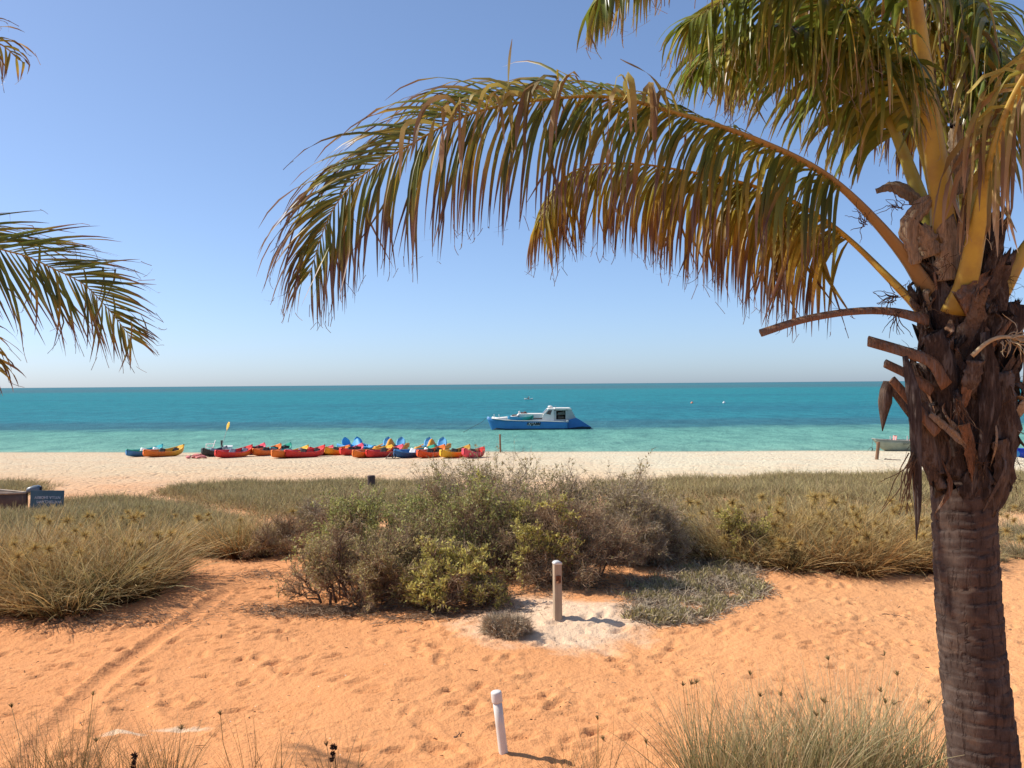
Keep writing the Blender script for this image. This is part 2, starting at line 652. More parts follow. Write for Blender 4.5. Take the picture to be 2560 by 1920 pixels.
# ------------------------------------------------------------------ sea
def water_material():
    b = NT('sea_water')
    pos = geo_pos(b)
    sep = b.n('ShaderNodeSeparateXYZ')
    b.l(pos, sep.inputs[0])
    x, y, z = sep.outputs
    yy = b.math('MULTIPLY_ADD', x, .05, y)
    wob = b.noise(.02, 4, .6, b.mapping(pos, (.35, 1, 1)))
    wob2 = b.noise(.11, 4, .65, b.mapping(pos, (.3, 1, 1)))
    lg = b.math('LOGARITHM', yy, 10.0)
    lg = b.math('MULTIPLY_ADD', b.math('SUBTRACT', wob, .5), .16, lg)
    lg = b.math('MULTIPLY_ADD', b.math('SUBTRACT', wob2, .5), .08, lg)
    lg = b.math('MULTIPLY_ADD', b.math('SUBTRACT', b.noise(.5, 4, .7, b.mapping(pos, (1, .4, 1))), .5), .03, lg)
    r = b.n('ShaderNodeMapRange')
    r.inputs[1].default_value, r.inputs[2].default_value = math.log10(55), math.log10(5500)
    b.l(lg, r.inputs[0])
    # depth: clear shallows over sand, a weed line, open water
    k = lambda d: (math.log10(d) - math.log10(55)) / 2
    c = b.ramp(r.outputs[0], [(k(60), (.26, .38, .29)), (k(66), (.155, .335, .27)), (k(92), (.115, .30, .25)), (k(100), (.038, .145, .175)), (k(110), (.034, .14, .18)),
                              (k(125), (.026, .185, .225)), (k(260), (.020, .192, .225)), (k(650), (.020, .195, .222)), (k(950), (.048, .15, .175)), (k(1700), (.048, .15, .175)), (k(2600), (.032, .165, .195)), (k(5400), (.04, .14, .175))])
    # darker weed beds further out, mostly to the left
    wb = b.noise(.012, 4, .6, b.mapping(pos, (.3, .7, 1)))
    wm = b.math('MULTIPLY', b.ramp(wb, [(.48, (0, 0, 0)), (.62, (1, 1, 1))]), b.ramp(r.outputs[0], [(k(115), (0, 0, 0)), (k(135), (1, 1, 1)), (k(330), (.7, .7, .7)), (k(700), (0, 0, 0))]))
    c = b.mix(b.math('MULTIPLY', wm, .55), c, (.02, .12, .175))
    # light and dark of wave streaks and ripples, painted into the water colour
    stk = b.noise(.10, 6, .72, b.mapping(pos, (1, .55, 1), (0, 0, .06)))
    c = b.mix(.4, c, b.ramp(stk, [(.30, (.62, .66, .72)), (.5, (1, 1, 1)), (.70, (1.35, 1.25, 1.2))]), 'MULTIPLY')
    rip = b.noise(.42, 6, .75, b.mapping(pos, (1, .42, 1), (0, 0, .1)))
    c = b.mix(.6, c, b.ramp(rip, [(.34, (.50, .58, .64)), (.5, (1, 1, 1)), (.68, (1.5, 1.38, 1.3))]), 'MULTIPLY')
    # ripples: wave faces
    w1 = b.noise(.40, 6, .65, b.mapping(pos, (1, .7, 1), (0, 0, .12)))
    w2 = b.noise(2.4, 4, .65, b.mapping(pos, (1, .8, 1), (0, 0, -.1)))
    h = b.math('MULTIPLY_ADD', w2, .35, w1)
    nm = b.bump(h, .8, .6)
    df = b.n('ShaderNodeBsdfDiffuse')
    b.l(c, df.inputs['Color'])
    b.l(nm, df.inputs['Normal'])
    gl = b.n('ShaderNodeBsdfGlossy')
    gl.inputs['Roughness'].default_value = .12
    b.l(nm, gl.inputs['Normal'])
    fr = b.n('ShaderNodeFresnel')
    fr.inputs['IOR'].default_value = 1.33
    b.l(nm, fr.inputs['Normal'])
    mx = b.n('ShaderNodeMixShader')
    b.l(b.math('MULTIPLY', fr.outputs[0], .20), mx.inputs[0])
    b.l(df.outputs[0], mx.inputs[1])
    b.l(gl.outputs[0], mx.inputs[2])
    return b.done(mx.outputs[0])


def build_sea():
    ys = np.concatenate([np.arange(52, 80, 2.0), np.geomspace(80, 40000, 50)])
    xs = np.concatenate([-np.geomspace(40000, 60, 24), np.linspace(-55, 55, 23), np.geomspace(60, 40000, 24)])
    XX, YY = np.meshgrid(xs, ys, indexing='ij')
    V = np.stack([XX, YY, np.zeros_like(XX)], -1).reshape(-1, 3)
    n, m = len(xs), len(ys)
    i = np.arange(n - 1)[:, None] * m
    j = np.arange(m - 1)[None]
    Q = np.stack([i + j, i + m + j, i + m + j + 1, i + j + 1], -1).reshape(-1, 4)
    return make_mesh('sea', V, Q, smooth=True)


structure('sea', build_sea(), water_material())


# ------------------------------------------------------------------ palms
GREEN = [(0, (.24, .23, .035)), (.25, (.16, .185, .03)), (.6, (.14, .165, .028)), (.8, (.27, .21, .045)), (.9, (.19, .10, .055)), (1, (.22, .15, .11))]
YELLOW = [(0, (.32, .27, .04)), (.4, (.34, .27, .04)), (.66, (.46, .30, .045)), (.8, (.32, .17, .05)), (.9, (.17, .095, .06)), (1, (.24, .17, .13))]
DRYTIP = [(0, (.28, .24, .04)), (.3, (.27, .23, .035)), (.52, (.42, .27, .04)), (.68, (.19, .10, .06)), (1, (.21, .14, .11))]
DEAD = [(0, (.30, .21, .07)), (.3, (.34, .22, .10)), (.7, (.30, .19, .11)), (1, (.38, .27, .17))]
DEAD2 = [(0, (.24, .14, .06)), (.5, (.42, .31, .19)), (1, (.28, .17, .09))]
M_leaf_a = leafy('palm_leaf_green', GREEN, YELLOW, .45, .40, .4, (.55, .9), .22)
M_leaf_b = leafy('palm_leaf_yellowing', DRYTIP, YELLOW, .5, .45, .3, (.35, .8), .3)
FRESH = [(0, (.28, .27, .04)), (.3, (.18, .225, .032)), (.75, (.16, .205, .032)), (.9, (.34, .28, .065)), (1, (.32, .22, .12))]
FRESH2 = [(0, (.34, .30, .045)), (.5, (.31, .29, .045)), (.8, (.44, .34, .06)), (.93, (.30, .18, .08)), (1, (.36, .26, .17))]
M_leaf_c = leafy('palm_leaf_fresh', FRESH, FRESH2, .42, .34, .5, (.6, .9), .2)
M_leaf_s = leafy('palm_leaf_straw', [(0, (.34, .30, .06)), (.5, (.42, .32, .10)), (.8, (.36, .24, .11)), (1, (.45, .34, .21))], DEAD, .38, .55, .25, (.45, .65), .3)
M_leaf_d = leafy('palm_leaf_dead', DEAD, DEAD2, .35, .6, .2, (.4, .6), .3)


def rachis_material(name, stops):
    b = NT(name)
    al = b.attr('along')
    c = b.ramp(al, stops)
    n = b.noise(9, 4, .6, b.mapping(obj_pos(b), (1, 1, 1)))
    c = b.mix(b.math('MULTIPLY', b.ramp(n, [(.45, (0, 0, 0)), (.75, (1, 1, 1))]), .55), c, (.24, .13, .05))
    bp = b.bump(b.noise(60, 3, .6, obj_pos(b)), .15, .01)
    return b.done(b.principled(c, .42, .4, bp))


M_rach_y = rachis_material('palm_petiole_yellow', [(0, (.36, .25, .045)), (.25, (.50, .36, .05)), (.55, (.44, .28, .05)), (1, (.36, .22, .06))])
M_rach_g = rachis_material('palm_petiole_green', [(0, (.40, .33, .06)), (.35, (.34, .32, .06)), (1, (.32, .24, .06))])
M_rach_b = rachis_material('palm_petiole_browned', [(0, (.20, .13, .06)), (.25, (.32, .21, .075)), (.5, (.33, .25, .065)), (1, (.34, .23, .07))])


def bark_material():
    b = NT('palm_bark')
    p = obj_pos(b)
    al = b.attr('along')     # position inside one ring
    base = b.ramp(b.noise(6, 5, .7, p), [(.3, (.050, .035, .029)), (.5, (.080, .057, .046)), (.72, (.135, .10, .08))])
    red = b.ramp(b.noise(4.0, 3, .6, b.mapping(p, (1, 1, 3.0))), [(.52, (0, 0, 0)), (.66, (1, 1, 1))])
    c = b.mix(b.math('MULTIPLY', red, .38), base, (.145, .078, .045))
    # fissures run up and down between the leaf scars
    vn = b.noise(34, 4, .6, b.mapping(p, (1, 1, .13)), .4)
    fis = b.ramp(vn, [(.36, (0, 0, 0)), (.46, (1, 1, 1))])
    fine = b.noise(110, 3, .65, b.mapping(p, (1, 1, .25)))
    c = b.mix(b.math('MULTIPLY', b.math('SUBTRACT', 1.0, fis), .7), c, (.034, .022, .018))
    c = b.mix(.4, c, b.ramp(fine, [(.3, (.6, .6, .6)), (.7, (1.25, 1.25, 1.25))]), 'MULTIPLY')
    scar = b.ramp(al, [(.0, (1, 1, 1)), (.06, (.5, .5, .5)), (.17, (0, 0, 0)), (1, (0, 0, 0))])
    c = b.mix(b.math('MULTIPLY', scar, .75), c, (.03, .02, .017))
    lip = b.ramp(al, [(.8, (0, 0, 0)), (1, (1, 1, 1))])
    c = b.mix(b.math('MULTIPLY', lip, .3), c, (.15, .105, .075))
    h = b.math('MULTIPLY_ADD', fine, .3, fis)
    return b.done(b.principled(c, .92, .1, b.bump(h, .5, .012)))


M_bark = bark_material()


def husk_material(name, c0, c1, c2):
    b = NT(name)
    p = obj_pos(b)
    f = b.noise(95, 4, .7, b.mapping(p, (1, 1, .09)), .3)
    f2 = b.noise(30, 3, .6, b.mapping(p, (1, 1, .15)))
    g = b.noise(9, 5, .7, p)
    rd = b.attr('rnd')
    c = b.ramp(b.math('MULTIPLY_ADD', rd, .45, b.math('MULTIPLY', g, .62)), [(.25, c0), (.5, c1), (.8, c2)])
    c = b.mix(.6, c, b.ramp(f, [(.34, (.30, .28, .27)), (.5, (.9, .9, .9)), (.66, (1.45, 1.42, 1.4))]), 'MULTIPLY')
    c = b.mix(b.math('MULTIPLY', b.ramp(f2, [(.52, (0, 0, 0)), (.62, (1, 1, 1))]), .45), c, (.21, .185, .165))
    return b.done(b.principled(c, .92, .1, b.bump(b.math('MULTIPLY_ADD', f2, .8, f), .9, .02)))


M_husk = husk_material('palm_leaf_base', (.034, .027, .024), (.072, .053, .045), (.17, .12, .088))
M_husk_r = husk_material('palm_cut_stub', (.16, .085, .05), (.23, .125, .07), (.30, .17, .10))
M_fibre = husk_material('palm_fibre', (.20, .14, .085), (.30, .22, .14), (.40, .31, .21))
M_string = plain('palm_flower_stalk', (.10, .055, .03), .8, .15, .3, 20)
M_stringp = plain('palm_flower_stalk_pale', (.42, .33, .2), .8, .15, .3, 20)


def leaflet_geo(p0, d0, T, length, width, droop, rng, steps=7, twist=.5):
    """one folded leaflet: three points across, arching under its own weight"""
    pts, d = [np.array(p0)], np.array(d0, float)
    ds = length / steps
    wob = rng.normal(0, .05, 3)
    kink = rng.random() < .16
    kp, kd = rng.integers(2, steps), norm(np.array((rng.normal(0, .35), rng.normal(0, .35), -1.)))
    for k in range(steps):
        d = norm(d + np.array((0, 0, -1.)) * droop * (.35 + k / steps) + wob * .6)
        if kink and k >= kp:
            d = norm(.25 * d + .75 * kd)
        pts.append(pts[-1] + d * ds)
    pts = np.array(pts)
    tg = norm(np.gradient(pts, axis=0))
    u = np.linspace(0, 1, steps + 1)
    w = width * np.interp(u, [0, .06, .3, .6, .85, 1], [.35, .7, 1, .85, .42, .06])
    side = norm(T[None] - (tg @ T)[:, None] * tg)
    nrm_ = norm(np.cross(tg, side))
    a = twist * u * rng.normal(0, 1.2) + rng.normal(0, .25)
    side = side * np.cos(a)[:, None] + nrm_ * np.sin(a)[:, None]
    nrm_ = norm(np.cross(tg, side))
    fold = .38
    L = pts - side * (w * .5)[:, None] - nrm_ * (w * fold)[:, None] * .5
    R = pts + side * (w * .5)[:, None] - nrm_ * (w * fold)[:, None] * .5
    V = np.stack([L, pts, R], 1)
    return V, u


def leaflet_faces(steps):
    q = []
    for k in range(steps):
        b0 = k * 3
        q += [(b0, b0 + 1, b0 + 4, b0 + 3), (b0 + 1, b0 + 2, b0 + 5, b0 + 4)]
    return np.array(q)


LF = leaflet_faces(7)


def build_frond(palm, pts, label=None, t0=.25, n=60, Lmax=.8, latA=((0, 1, 0), (0, 1, 0)), latB=((0, -1, 0), (0, -1, 0)), fwd=(.5, 1.2), droopA=.5, droopB=.5,
                width=.032, seed=0, mat=None, rmat=None, r0=.045, separate=False, prof=None, gaps=0.0, rough=.12, flat=.55, upA=0.0, upB=0.0, threads=True, extra=0, brown=0.0):
    rng = np.random.default_rng(seed)
    C = catmull(pts, 64)
    tg = norm(np.gradient(C, axis=0))
    u = np.linspace(0, 1, 64)
    # stalk: broad and channelled at the base, thin at the tip
    rr = r0 * np.interp(u, [0, .06, t0, .6, 1], [1.55, 1.05, .62, .30, .07])
    up = np.array((0, 0, 1.))
    A = norm(np.cross(tg, np.array((.13, 1, .2)) if abs(tg[10] @ up) > .8 else up))
    B = np.cross(A, tg)
    th = np.arange(10) * 2 * math.pi / 10
    sec = C[:, None] + rr[:, None, None] * (np.cos(th)[None, :, None] * A[:, None] + (np.sin(th) * np.where(np.sin(th) > 0, .35, flat))[None, :, None] * B[:, None])
    g = Geo()
    loft(g, sec, closed=True, cap=True)
    fr = obj('frond', g.mesh('frond', True), rmat or M_rach_y, palm)
    if label:
        fr['label'] = label
    prof = prof or ([0, .12, .35, .7, .92, 1], [.55, .85, 1, .82, .5, .3])
    G2 = Geo()
    for i in range(n + extra):
        for s in (0, 1):
            if rng.random() < gaps:
                continue
            t = t0 + (1 - t0) * (i + .5 * s + rng.uniform(-.25, .25)) / n if i < n else t0 + (1 - t0) * rng.random() ** .9
            sep = separate and i < n
            t = min(max(t, t0), .995)
            v = (t - t0) / (1 - t0)
            p = np.array([np.interp(t, u, C[:, k]) for k in range(3)])
            T = norm(np.array([np.interp(t, u, tg[:, k]) for k in range(3)]))
            l0, l1 = (latA, latB)[s]
            lat = np.array(l0, float) * (1 - v) + np.array(l1, float) * v
            lat = norm(lat - (lat @ T) * T)
            f = fwd[0] + (fwd[1] - fwd[0]) * v + rng.normal(0, rough)
            d0 = norm(lat * math.cos(f) + T * math.sin(f) + np.array((0, 0, (upA, upB)[s])) + rng.normal(0, rough * .5, 3))
            L = Lmax * np.interp(v, *prof) * rng.uniform(.86, 1.08)
            dr = (droopA, droopB)[s] * rng.uniform(.75, 1.3)
            V, uu = leaflet_geo(p, d0, T, L, width * rng.uniform(.8, 1.15) * (1 - .45 * v), dr, rng)
            uu = np.minimum(uu + brown * v * (.35 + .65 * uu), 1.0)      # older leaflets towards the tip have dried further
            rnd = rng.random()
            if sep:
                q = Geo().add(V.reshape(-1, 3), LF, None, np.repeat(uu, 3), rnd)
                if threads and rng.random() < .3:
                    tip, dd = V[-1, 1], norm(V[-1, 1] - V[-2, 1])
                    pl = tip + np.linspace(-.03, .045, 4)[:, None] * norm(dd + rng.normal(0, .5, 3)) + np.linspace(0, 1, 4)[:, None] ** 2 * rng.normal(0, .02, 3)
                    ribbons(q, pl[None], np.full((1, 4), .004), norm(np.cross(dd, (.3, 1, .2)))[None], np.array([rnd]), np.array([[.9, .95, 1, 1]]))
                obj('leaflet', q.mesh('leaflet'), mat, fr)
            else:
                G2.add(V.reshape(-1, 3), LF, None, np.repeat(uu, 3), rnd)
                if threads and rng.random() < .3:
                    tip, dd = V[-1, 1], norm(V[-1, 1] - V[-2, 1])
                    pl = tip + np.linspace(-.03, .045, 4)[:, None] * norm(dd + rng.normal(0, .5, 3)) + np.linspace(0, 1, 4)[:, None] ** 2 * rng.normal(0, .02, 3)
                    ribbons(G2, pl[None], np.full((1, 4), .004), norm(np.cross(dd, (.3, 1, .2)))[None], np.array([rnd]), np.array([[.9, .95, 1, 1]]))
    if G2.n:
        stuff(obj('leaflets', G2.mesh('leaflets'), mat, fr))
    return fr


def build_trunk(palm, cpts, radii, seed, ring=.066):
    """stacked leaf-scar rings; along = height inside a ring"""
    rng = np.random.default_rng(seed)
    C = catmull(cpts, 330)
    L = np.concatenate([[0], np.cumsum(np.linalg.norm(np.diff(C, axis=0), axis=1))])
    R = np.interp(L / L[-1], np.linspace(0, 1, len(radii)), radii)
    K = 56
    th = np.arange(K) * 2 * math.pi / K
    nr = int(L[-1] / ring) + 3
    edges = np.cumsum(rng.uniform(.55, 1.45, nr)) * ring
    tiltp, tilta = rng.uniform(0, 6.28, nr), rng.uniform(.05, .3, nr) * ring
    ids = np.searchsorted(edges, L)
    base = np.concatenate([[0], edges])
    V = np.zeros((len(L), K, 3))
    AL = np.zeros((len(L), K))
    for k in range(K):
        h = L + .22 * ring * np.sin(2 * th[k] + L * 3) + .1 * ring * np.sin(5 * th[k] + L * 7)
        idx = np.clip(np.searchsorted(edges, h), 0, nr - 1)
        h2 = h + tilta[idx] * np.sin(th[k] + tiltp[idx]) * .6
        idx = np.clip(np.searchsorted(edges, h2), 0, nr - 1)
        ph = np.clip((h2 - base[idx]) / (edges[idx] - base[idx]), 0, 1)
        AL[:, k] = ph
        r = R * (1 + .032 * (ph - .5) + .012 * np.sin(3 * th[k] + idx * 1.7) + .010 * np.sin(11 * th[k] + idx * 2.3))
        r = r - .008 * np.exp(-(ph / .10) ** 2)
        V[:, k, 0], V[:, k, 1], V[:, k, 2] = C[:, 0] + r * math.cos(th[k]), C[:, 1] + r * math.sin(th[k]), C[:, 2]
    n = len(L)
    i = np.arange(n - 1)[:, None] * K
    j = np.arange(K)[None]
    j2 = (j + 1) % K
    Q = np.stack([i + j, i + j2, i + K + j2, i + K + j], -1).reshape(-1, 4)
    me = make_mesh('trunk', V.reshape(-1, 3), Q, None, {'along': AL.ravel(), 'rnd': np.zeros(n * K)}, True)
    return obj('trunk', me, M_bark, palm)


def plate(pts, widths, normal, thick=.014, curl=.35, rnd=0.0, n=14, wav=.0, seed=0, jag=0.0):
    """a curved strip with thickness: leaf base, husk or cut stub; normal = outward direction of its face"""
    rng = np.random.default_rng(seed)
    C = catmull(pts, n)
    tg = norm(np.gradient(C, axis=0))
    nrm_ = np.broadcast_to(np.asarray(normal, float), C.shape)
    nrm_ = norm(nrm_ - np.sum(nrm_ * tg, 1)[:, None] * tg)
    sd = np.cross(tg, nrm_)
    W = np.interp(np.linspace(0, 1, n), np.linspace(0, 1, len(widths)), widths)
    k = 13
    a = np.linspace(-1, 1, k)
    # folds run the length of the piece; the far end is torn
    fold = np.interp(np.arange(k), np.linspace(0, k - 1, 6), rng.normal(0, 1, 6)) * wav * .9
    wob = fold[None] * np.linspace(.3, 1, n)[:, None] + wav * .12 * rng.normal(0, 1, (n, k))
    off = (1 - a ** 2)[None] * curl * W[:, None] + wob * W[:, None]
    edge = 1 + (jag * .35 * rng.normal(0, 1, (n, 1)) if jag else 0)
    outer = C[:, None] + sd[:, None] * (a[None] * (W[:, None] * edge) * .5)[..., None] + nrm_[:, None] * off[..., None]
    if jag:
        tear = rng.uniform(-1, .5, k) * jag * W.mean() * 2.2
        for q_, f_ in ((-1, 1.0), (-2, .55), (-3, .2)):
            outer[q_] += tg[q_] * (tear * f_)[:, None]
    tk = thick * (1 - .75 * a ** 4)
    inner = outer - nrm_[:, None] * tk[None, :, None]
    sec = np.concatenate([outer, inner[:, ::-1]], 1)
    g = Geo()
    loft(g, sec, closed=True, cap=True, rnd=rnd)
    return g


def strings(g, root, direction, n, length, r, rng, spread=.5, wiggle=.05, droop=.3, k=4, segs=9):
    out = []
    for _ in range(n):
        d = norm(np.asarray(direction, float) + rng.normal(0, spread, 3))
        p, pl = np.array(root, float) + rng.normal(0, .012, 3), []
        L = length * rng.uniform(.5, 1.1)
        for s in range(segs):
            pl.append(p.copy())
            d = norm(d + rng.normal(0, wiggle * 4, 3) + np.array((0, 0, -droop * .2)))
            p = p + d * L / segs
        out.append(pl)
    out = np.array(out)
    rad = np.broadcast_to(r * np.linspace(1, .45, segs)[None], (n, segs))
    tubes(g, out, rad, k)


# ---- the tall palm at the right edge of the view
YP = 6.0
palm = thing('coconut_palm', 'tall coconut palm with ringed trunk and long yellow-green fronds on the right', 'palm tree', (0, 0, 0))
tb = P(2462, 1920, YP)
tb2 = tb.copy()
tb2[0] += .06
tb2[2] = float(gz(tb2[0], YP)) - .15
build_trunk(palm, [tb2, tb, P(2428, 1600, YP), P(2411, 1300, YP), P(2408, 1050, YP), P(2405, 820, YP), P(2400, 640, YP)], [.228, .216, .203, .197, .195, .17, .12], 5)
ax0, ax1 = P(2410, 1260, YP), P(2398, 620, YP)

# leaf bases wrap the top of the trunk
rng = np.random.default_rng(77)
for k in range(46):
    t = k / 45.
    c = ax0 + (ax1 - ax0) * (t * .93)
    phi = k * 2.39996 + rng.uniform(-.25, .25)
    outv = np.array((math.cos(phi), math.sin(phi), 0))
    r_in = np.interp(t, [0, .3, .7, 1], [.185, .19, .17, .12])
    fl = np.interp(t, [0, .25, .6, 1], [.05, .14, .17, .12]) * rng.uniform(.6, 1.25)
    Lb = rng.uniform(.30, .52)
    p0 = c + outv * (r_in - .02) + np.array((0, 0, -.06))
    p1 = c + outv * (r_in + fl * .35) + np.array((0, 0, Lb * .42))
    p2 = c + outv * (r_in + fl) + np.array((0, 0, Lb)) + rng.normal(0, .03, 3)
    w = rng.uniform(.20, .30)
    g = plate([p0, p1, p2], [w * .75, w, w * .72, w * .42, w * .34], outv + rng.normal(0, .25, 3) * np.array((1, 1, 0)), .010, rng.uniform(-.02, .16), rng.random() * (1.25 if k % 4 == 0 else .7), 16, .11, k, .30)
    obj('leaf_base', g.mesh('leaf_base', True), M_husk, palm)
# narrow dead strips hanging between the bases
for k in range(50):
    t = rng.random()
    c = ax0 + (ax1 - ax0) * (.12 + .8 * t)
    phi = rng.uniform(math.pi * .95, math.pi * 2.05)
    outv = np.array((math.cos(phi), math.sin(phi), 0))
    r_in = np.interp(t, [0, .3, .7, 1], [.22, .30, .30, .22]) * rng.uniform(.92, 1.12)
    Ls = rng.uniform(.14, .42)
    p0 = c + outv * (r_in - .05) + np.array((0, 0, .05))
    p1 = c + outv * (r_in + .03) + rng.normal(0, .02, 3)
    p2 = c + outv * r_in * .98 + np.array((0, 0, -Ls * .5)) + rng.normal(0, .035, 3)
    p3 = c + outv * r_in * .94 + np.array((0, 0, -Ls)) + rng.normal(0, .06, 3)
    w = rng.uniform(.02, .065)
    g = plate([p0, p1, p2, p3], [w * .5, w, w * .9, w * .15], outv + rng.normal(0, .5, 3), .004, rng.uniform(-.2, .3), rng.random() * 1.2, 14, .16, 300 + k, .3)
    obj('dead_strip', g.mesh('dead_strip', True), M_fibre if k % 5 == 0 else (M_husk_r if k % 5 == 1 else M_husk), palm)
# torn husks that lie across or hang from them, seen one by one
HUSK = [
    ([(2330, 830), (2360, 920), (2372, 1050)], [.17, .20, .09], 5.70, .75, M_husk),
    ([(2300, 1010), (2320, 1100), (2360, 1215)], [.10, .20, .17], 5.72, .35, M_husk),
    ([(2500, 930), (2515, 1060), (2500, 1200)], [.14, .20, .10], 5.74, .5, M_husk),
    ([(2462, 830), (2478, 980), (2452, 1170)], [.05, .13, .03], 5.62, .45, M_husk),
    ([(2440, 900), (2428, 960), (2438, 990)], [.10, .12, .02], 5.62, .9, M_husk),
    ([(2325, 1035), (2390, 1090), (2450, 1150)], [.03, .055, .01], 5.66, .2, M_fibre),
    ([(2365, 1040), (2400, 1085), (2425, 1120)], [.01, .045, .02], 5.70, .2, M_fibre),
    ([(2500, 1100), (2510, 1190), (2478, 1300)], [.10, .14, .03], 5.74, .3, M_husk),
    ([(2395, 760), (2450, 720), (2480, 690)], [.16, .14, .10], 5.70, .5, M_husk_r),
    ([(2545, 760), (2520, 900), (2540, 1010)], [.14, .16, .05], 5.8, .4, M_husk),
    ([(2410, 1060), (2425, 1120), (2430, 1200)], [.08, .07, .03], 5.68, .3, M_husk_r),
]
for k, (pp, ws, yy, cu, mt) in enumerate(HUSK):
    g = plate([P(a, b_, yy + .05 * i) for i, (a, b_) in enumerate(pp)], ws, (0, -1, 0), .008, cu * .35, .2 + .6 * ((k * 37) % 10) / 10, 18, .13, 100 + k, .35)
    obj('husk', g.mesh('husk', True), mt, palm)
g = plate([P(2275, 1040, 5.85), P(2225, 960, 5.85), P(2212, 1010, 5.85), P(2206, 1078, 5.86)], [.03, .07, .085, .005], (-.5, -1, .2), .008, .35, .8, 16, .02, 71)
obj('husk', g.mesh('husk', True), M_husk, palm)
# fibre cloth round the young leaves
for pp, ws, cu in (([(2385, 700), (2378, 610), (2372, 548)], [.20, .235, .19], .45), ([(2290, 660), (2275, 560), (2350, 470)], [.06, .14, .03], .5),
                   ([(2330, 640), (2310, 590), (2290, 555)], [.10, .14, .08], .4), ([(2420, 480), (2395, 380), (2390, 310)], [.12, .13, .07], .4),
                   ([(2190, 478), (2240, 468), (2310, 510)], [.03, .10, .09], .3)):
    g = plate([P(a, b_, 5.86 + (.25 if pp[0][0] in (2420, 2190) else 0)) for a, b_ in pp], ws, (-.2, -1, 0), .006, cu * .45, .6, 20, .12, int(pp[0][0]), .35)
    obj('fibre_sheath', g.mesh('fibre_sheath', True), M_fibre, palm)
# cut stubs of old leaf stalks
for pp, ws, yy in (([(2320, 800), (2230, 778), (2130, 778), (2010, 798), (1902, 832)], [.085, .05, .045, .045, .05], 5.78),
                   ([(2370, 960), (2330, 905), (2260, 878), (2172, 852)], [.13, .085, .075, .075], 5.72),
                   ([(2330, 975), (2275, 938), (2214, 908)], [.09, .065, .06], 5.74),
                   ([(2345, 1080), (2285, 1010), (2232, 948)], [.09, .07, .055], 5.70),
                   ([(2455, 880), (2490, 850), (2530, 800)], [.05, .035, .02], 5.7)):
    C = [P(a, b_, yy - .02 * i) for i, (a, b_) in enumerate(pp)]
    g = plate(C, ws, (.1, -.9, .45), .03, .18, .5, 16, .015, int(pp[0][1]))
    obj('stub', g.mesh('stub', True), M_husk_r, palm)
# a long dead spathe hanging by the trunk, with its dry flower strings
g = plate([P(2262, 890, 5.62), P(2285, 1000, 5.60), P(2290, 1130, 5.60), P(2294, 1260, 5.61), P(2291, 1352, 5.62)], [.03, .085, .07, .06, .045, .005], (-.4, -1, 0), .012, .35, .35, 22, .12, 31, .1)
obj('spathe', g.mesh('spathe', True), M_husk, palm)
g = Geo()
r3 = np.random.default_rng(8)
strings(g, P(2283, 1140, 5.58), (-.35, -.1, -1), 16, .42, .0045, r3, .16, .035, .2)
strings(g, P(2235, 745, 5.75), (-1, -.2, -.1), 18, .20, .0035, r3, .45, .08, .2)
strings(g, P(2240, 790, 5.75), (-.2, -.2, -1), 9, .20, .0035, r3, .25, .07, .2)
strings(g, P(2160, 560, 5.8), (-1, -.2, .1), 12, .24, .003, r3, .35, .08, .2)
strings(g, P(2250, 520, 5.85), (-.5, -.2, .8), 12, .2, .003, r3, .4, .08, .2)
strings(g, P(2390, 1000, 5.6), (.4, -.2, -1), 10, .28, .004, r3, .2, .05, .3)
for k in range(60):
    c_ = ax0 + (ax1 - ax0) * r3.uniform(.1, 1)
    ph_ = r3.uniform(math.pi * .9, math.pi * 2.1)
    strings(g, c_ + np.array((math.cos(ph_), math.sin(ph_), 0)) * r3.uniform(.2, .33), (math.cos(ph_) * .5, math.sin(ph_) * .5, r3.uniform(-1, .6)), 5, r3.uniform(.08, .22), .002, r3, .4, .06, .4, 3)
stuff(obj('flower_strings', g.mesh('flower_strings'), M_string, palm))
g = Geo()
tubes(g, catmull([P(2430, 890, 5.62), P(2470, 855, 5.58), P(2510, 842, 5.56), P(2560, 850, 5.56)], 14), np.linspace(.016, .01, 14), 6)
strings(g, P(2530, 846, 5.56), (1, -.2, -.2), 24, .22, .004, r3, .35, .08, .4)
strings(g, P(2515, 850, 5.55), (.2, -.2, -1), 5, .16, .004, r3, .2, .08, .4)
stuff(obj('flower_strings', g.mesh('flower_strings'), M_stringp, palm))

# fronds
W = lambda L: [P(a, b_, c) for a, b_, c in L]
build_frond(palm, W([(2345, 760, 6.0), (2240, 610, 5.92), (2080, 448, 5.85), (1900, 352, 5.8), (1700, 285, 5.78), (1530, 243, 5.78), (1364, 248, 5.78), (1180, 283, 5.77), (1012, 369, 5.75),
                     (894, 448, 5.73), (831, 525, 5.72), (796, 612, 5.72), (774, 690, 5.72)]), 'long arching frond reaching far out over the beach', t0=.20, n=90, extra=112, Lmax=.88,
            latA=((.1, .55, .1), (-.55, .15, 1.0)), latB=((0, -.5, -.5), (.15, -.25, -1)), fwd=(.30, 1.05), droopA=.32, droopB=.55, upA=.06,
            width=.030, brown=.42, seed=21, mat=M_leaf_a, rmat=M_rach_b, r0=.062, separate=True, rough=.10,
            prof=([0, .05, .15, .35, .5, .7, .86, 1], [.7, .95, 1.0, .95, .98, .98, .85, .4]))
rt = np.random.default_rng(66)
TORN = Geo()
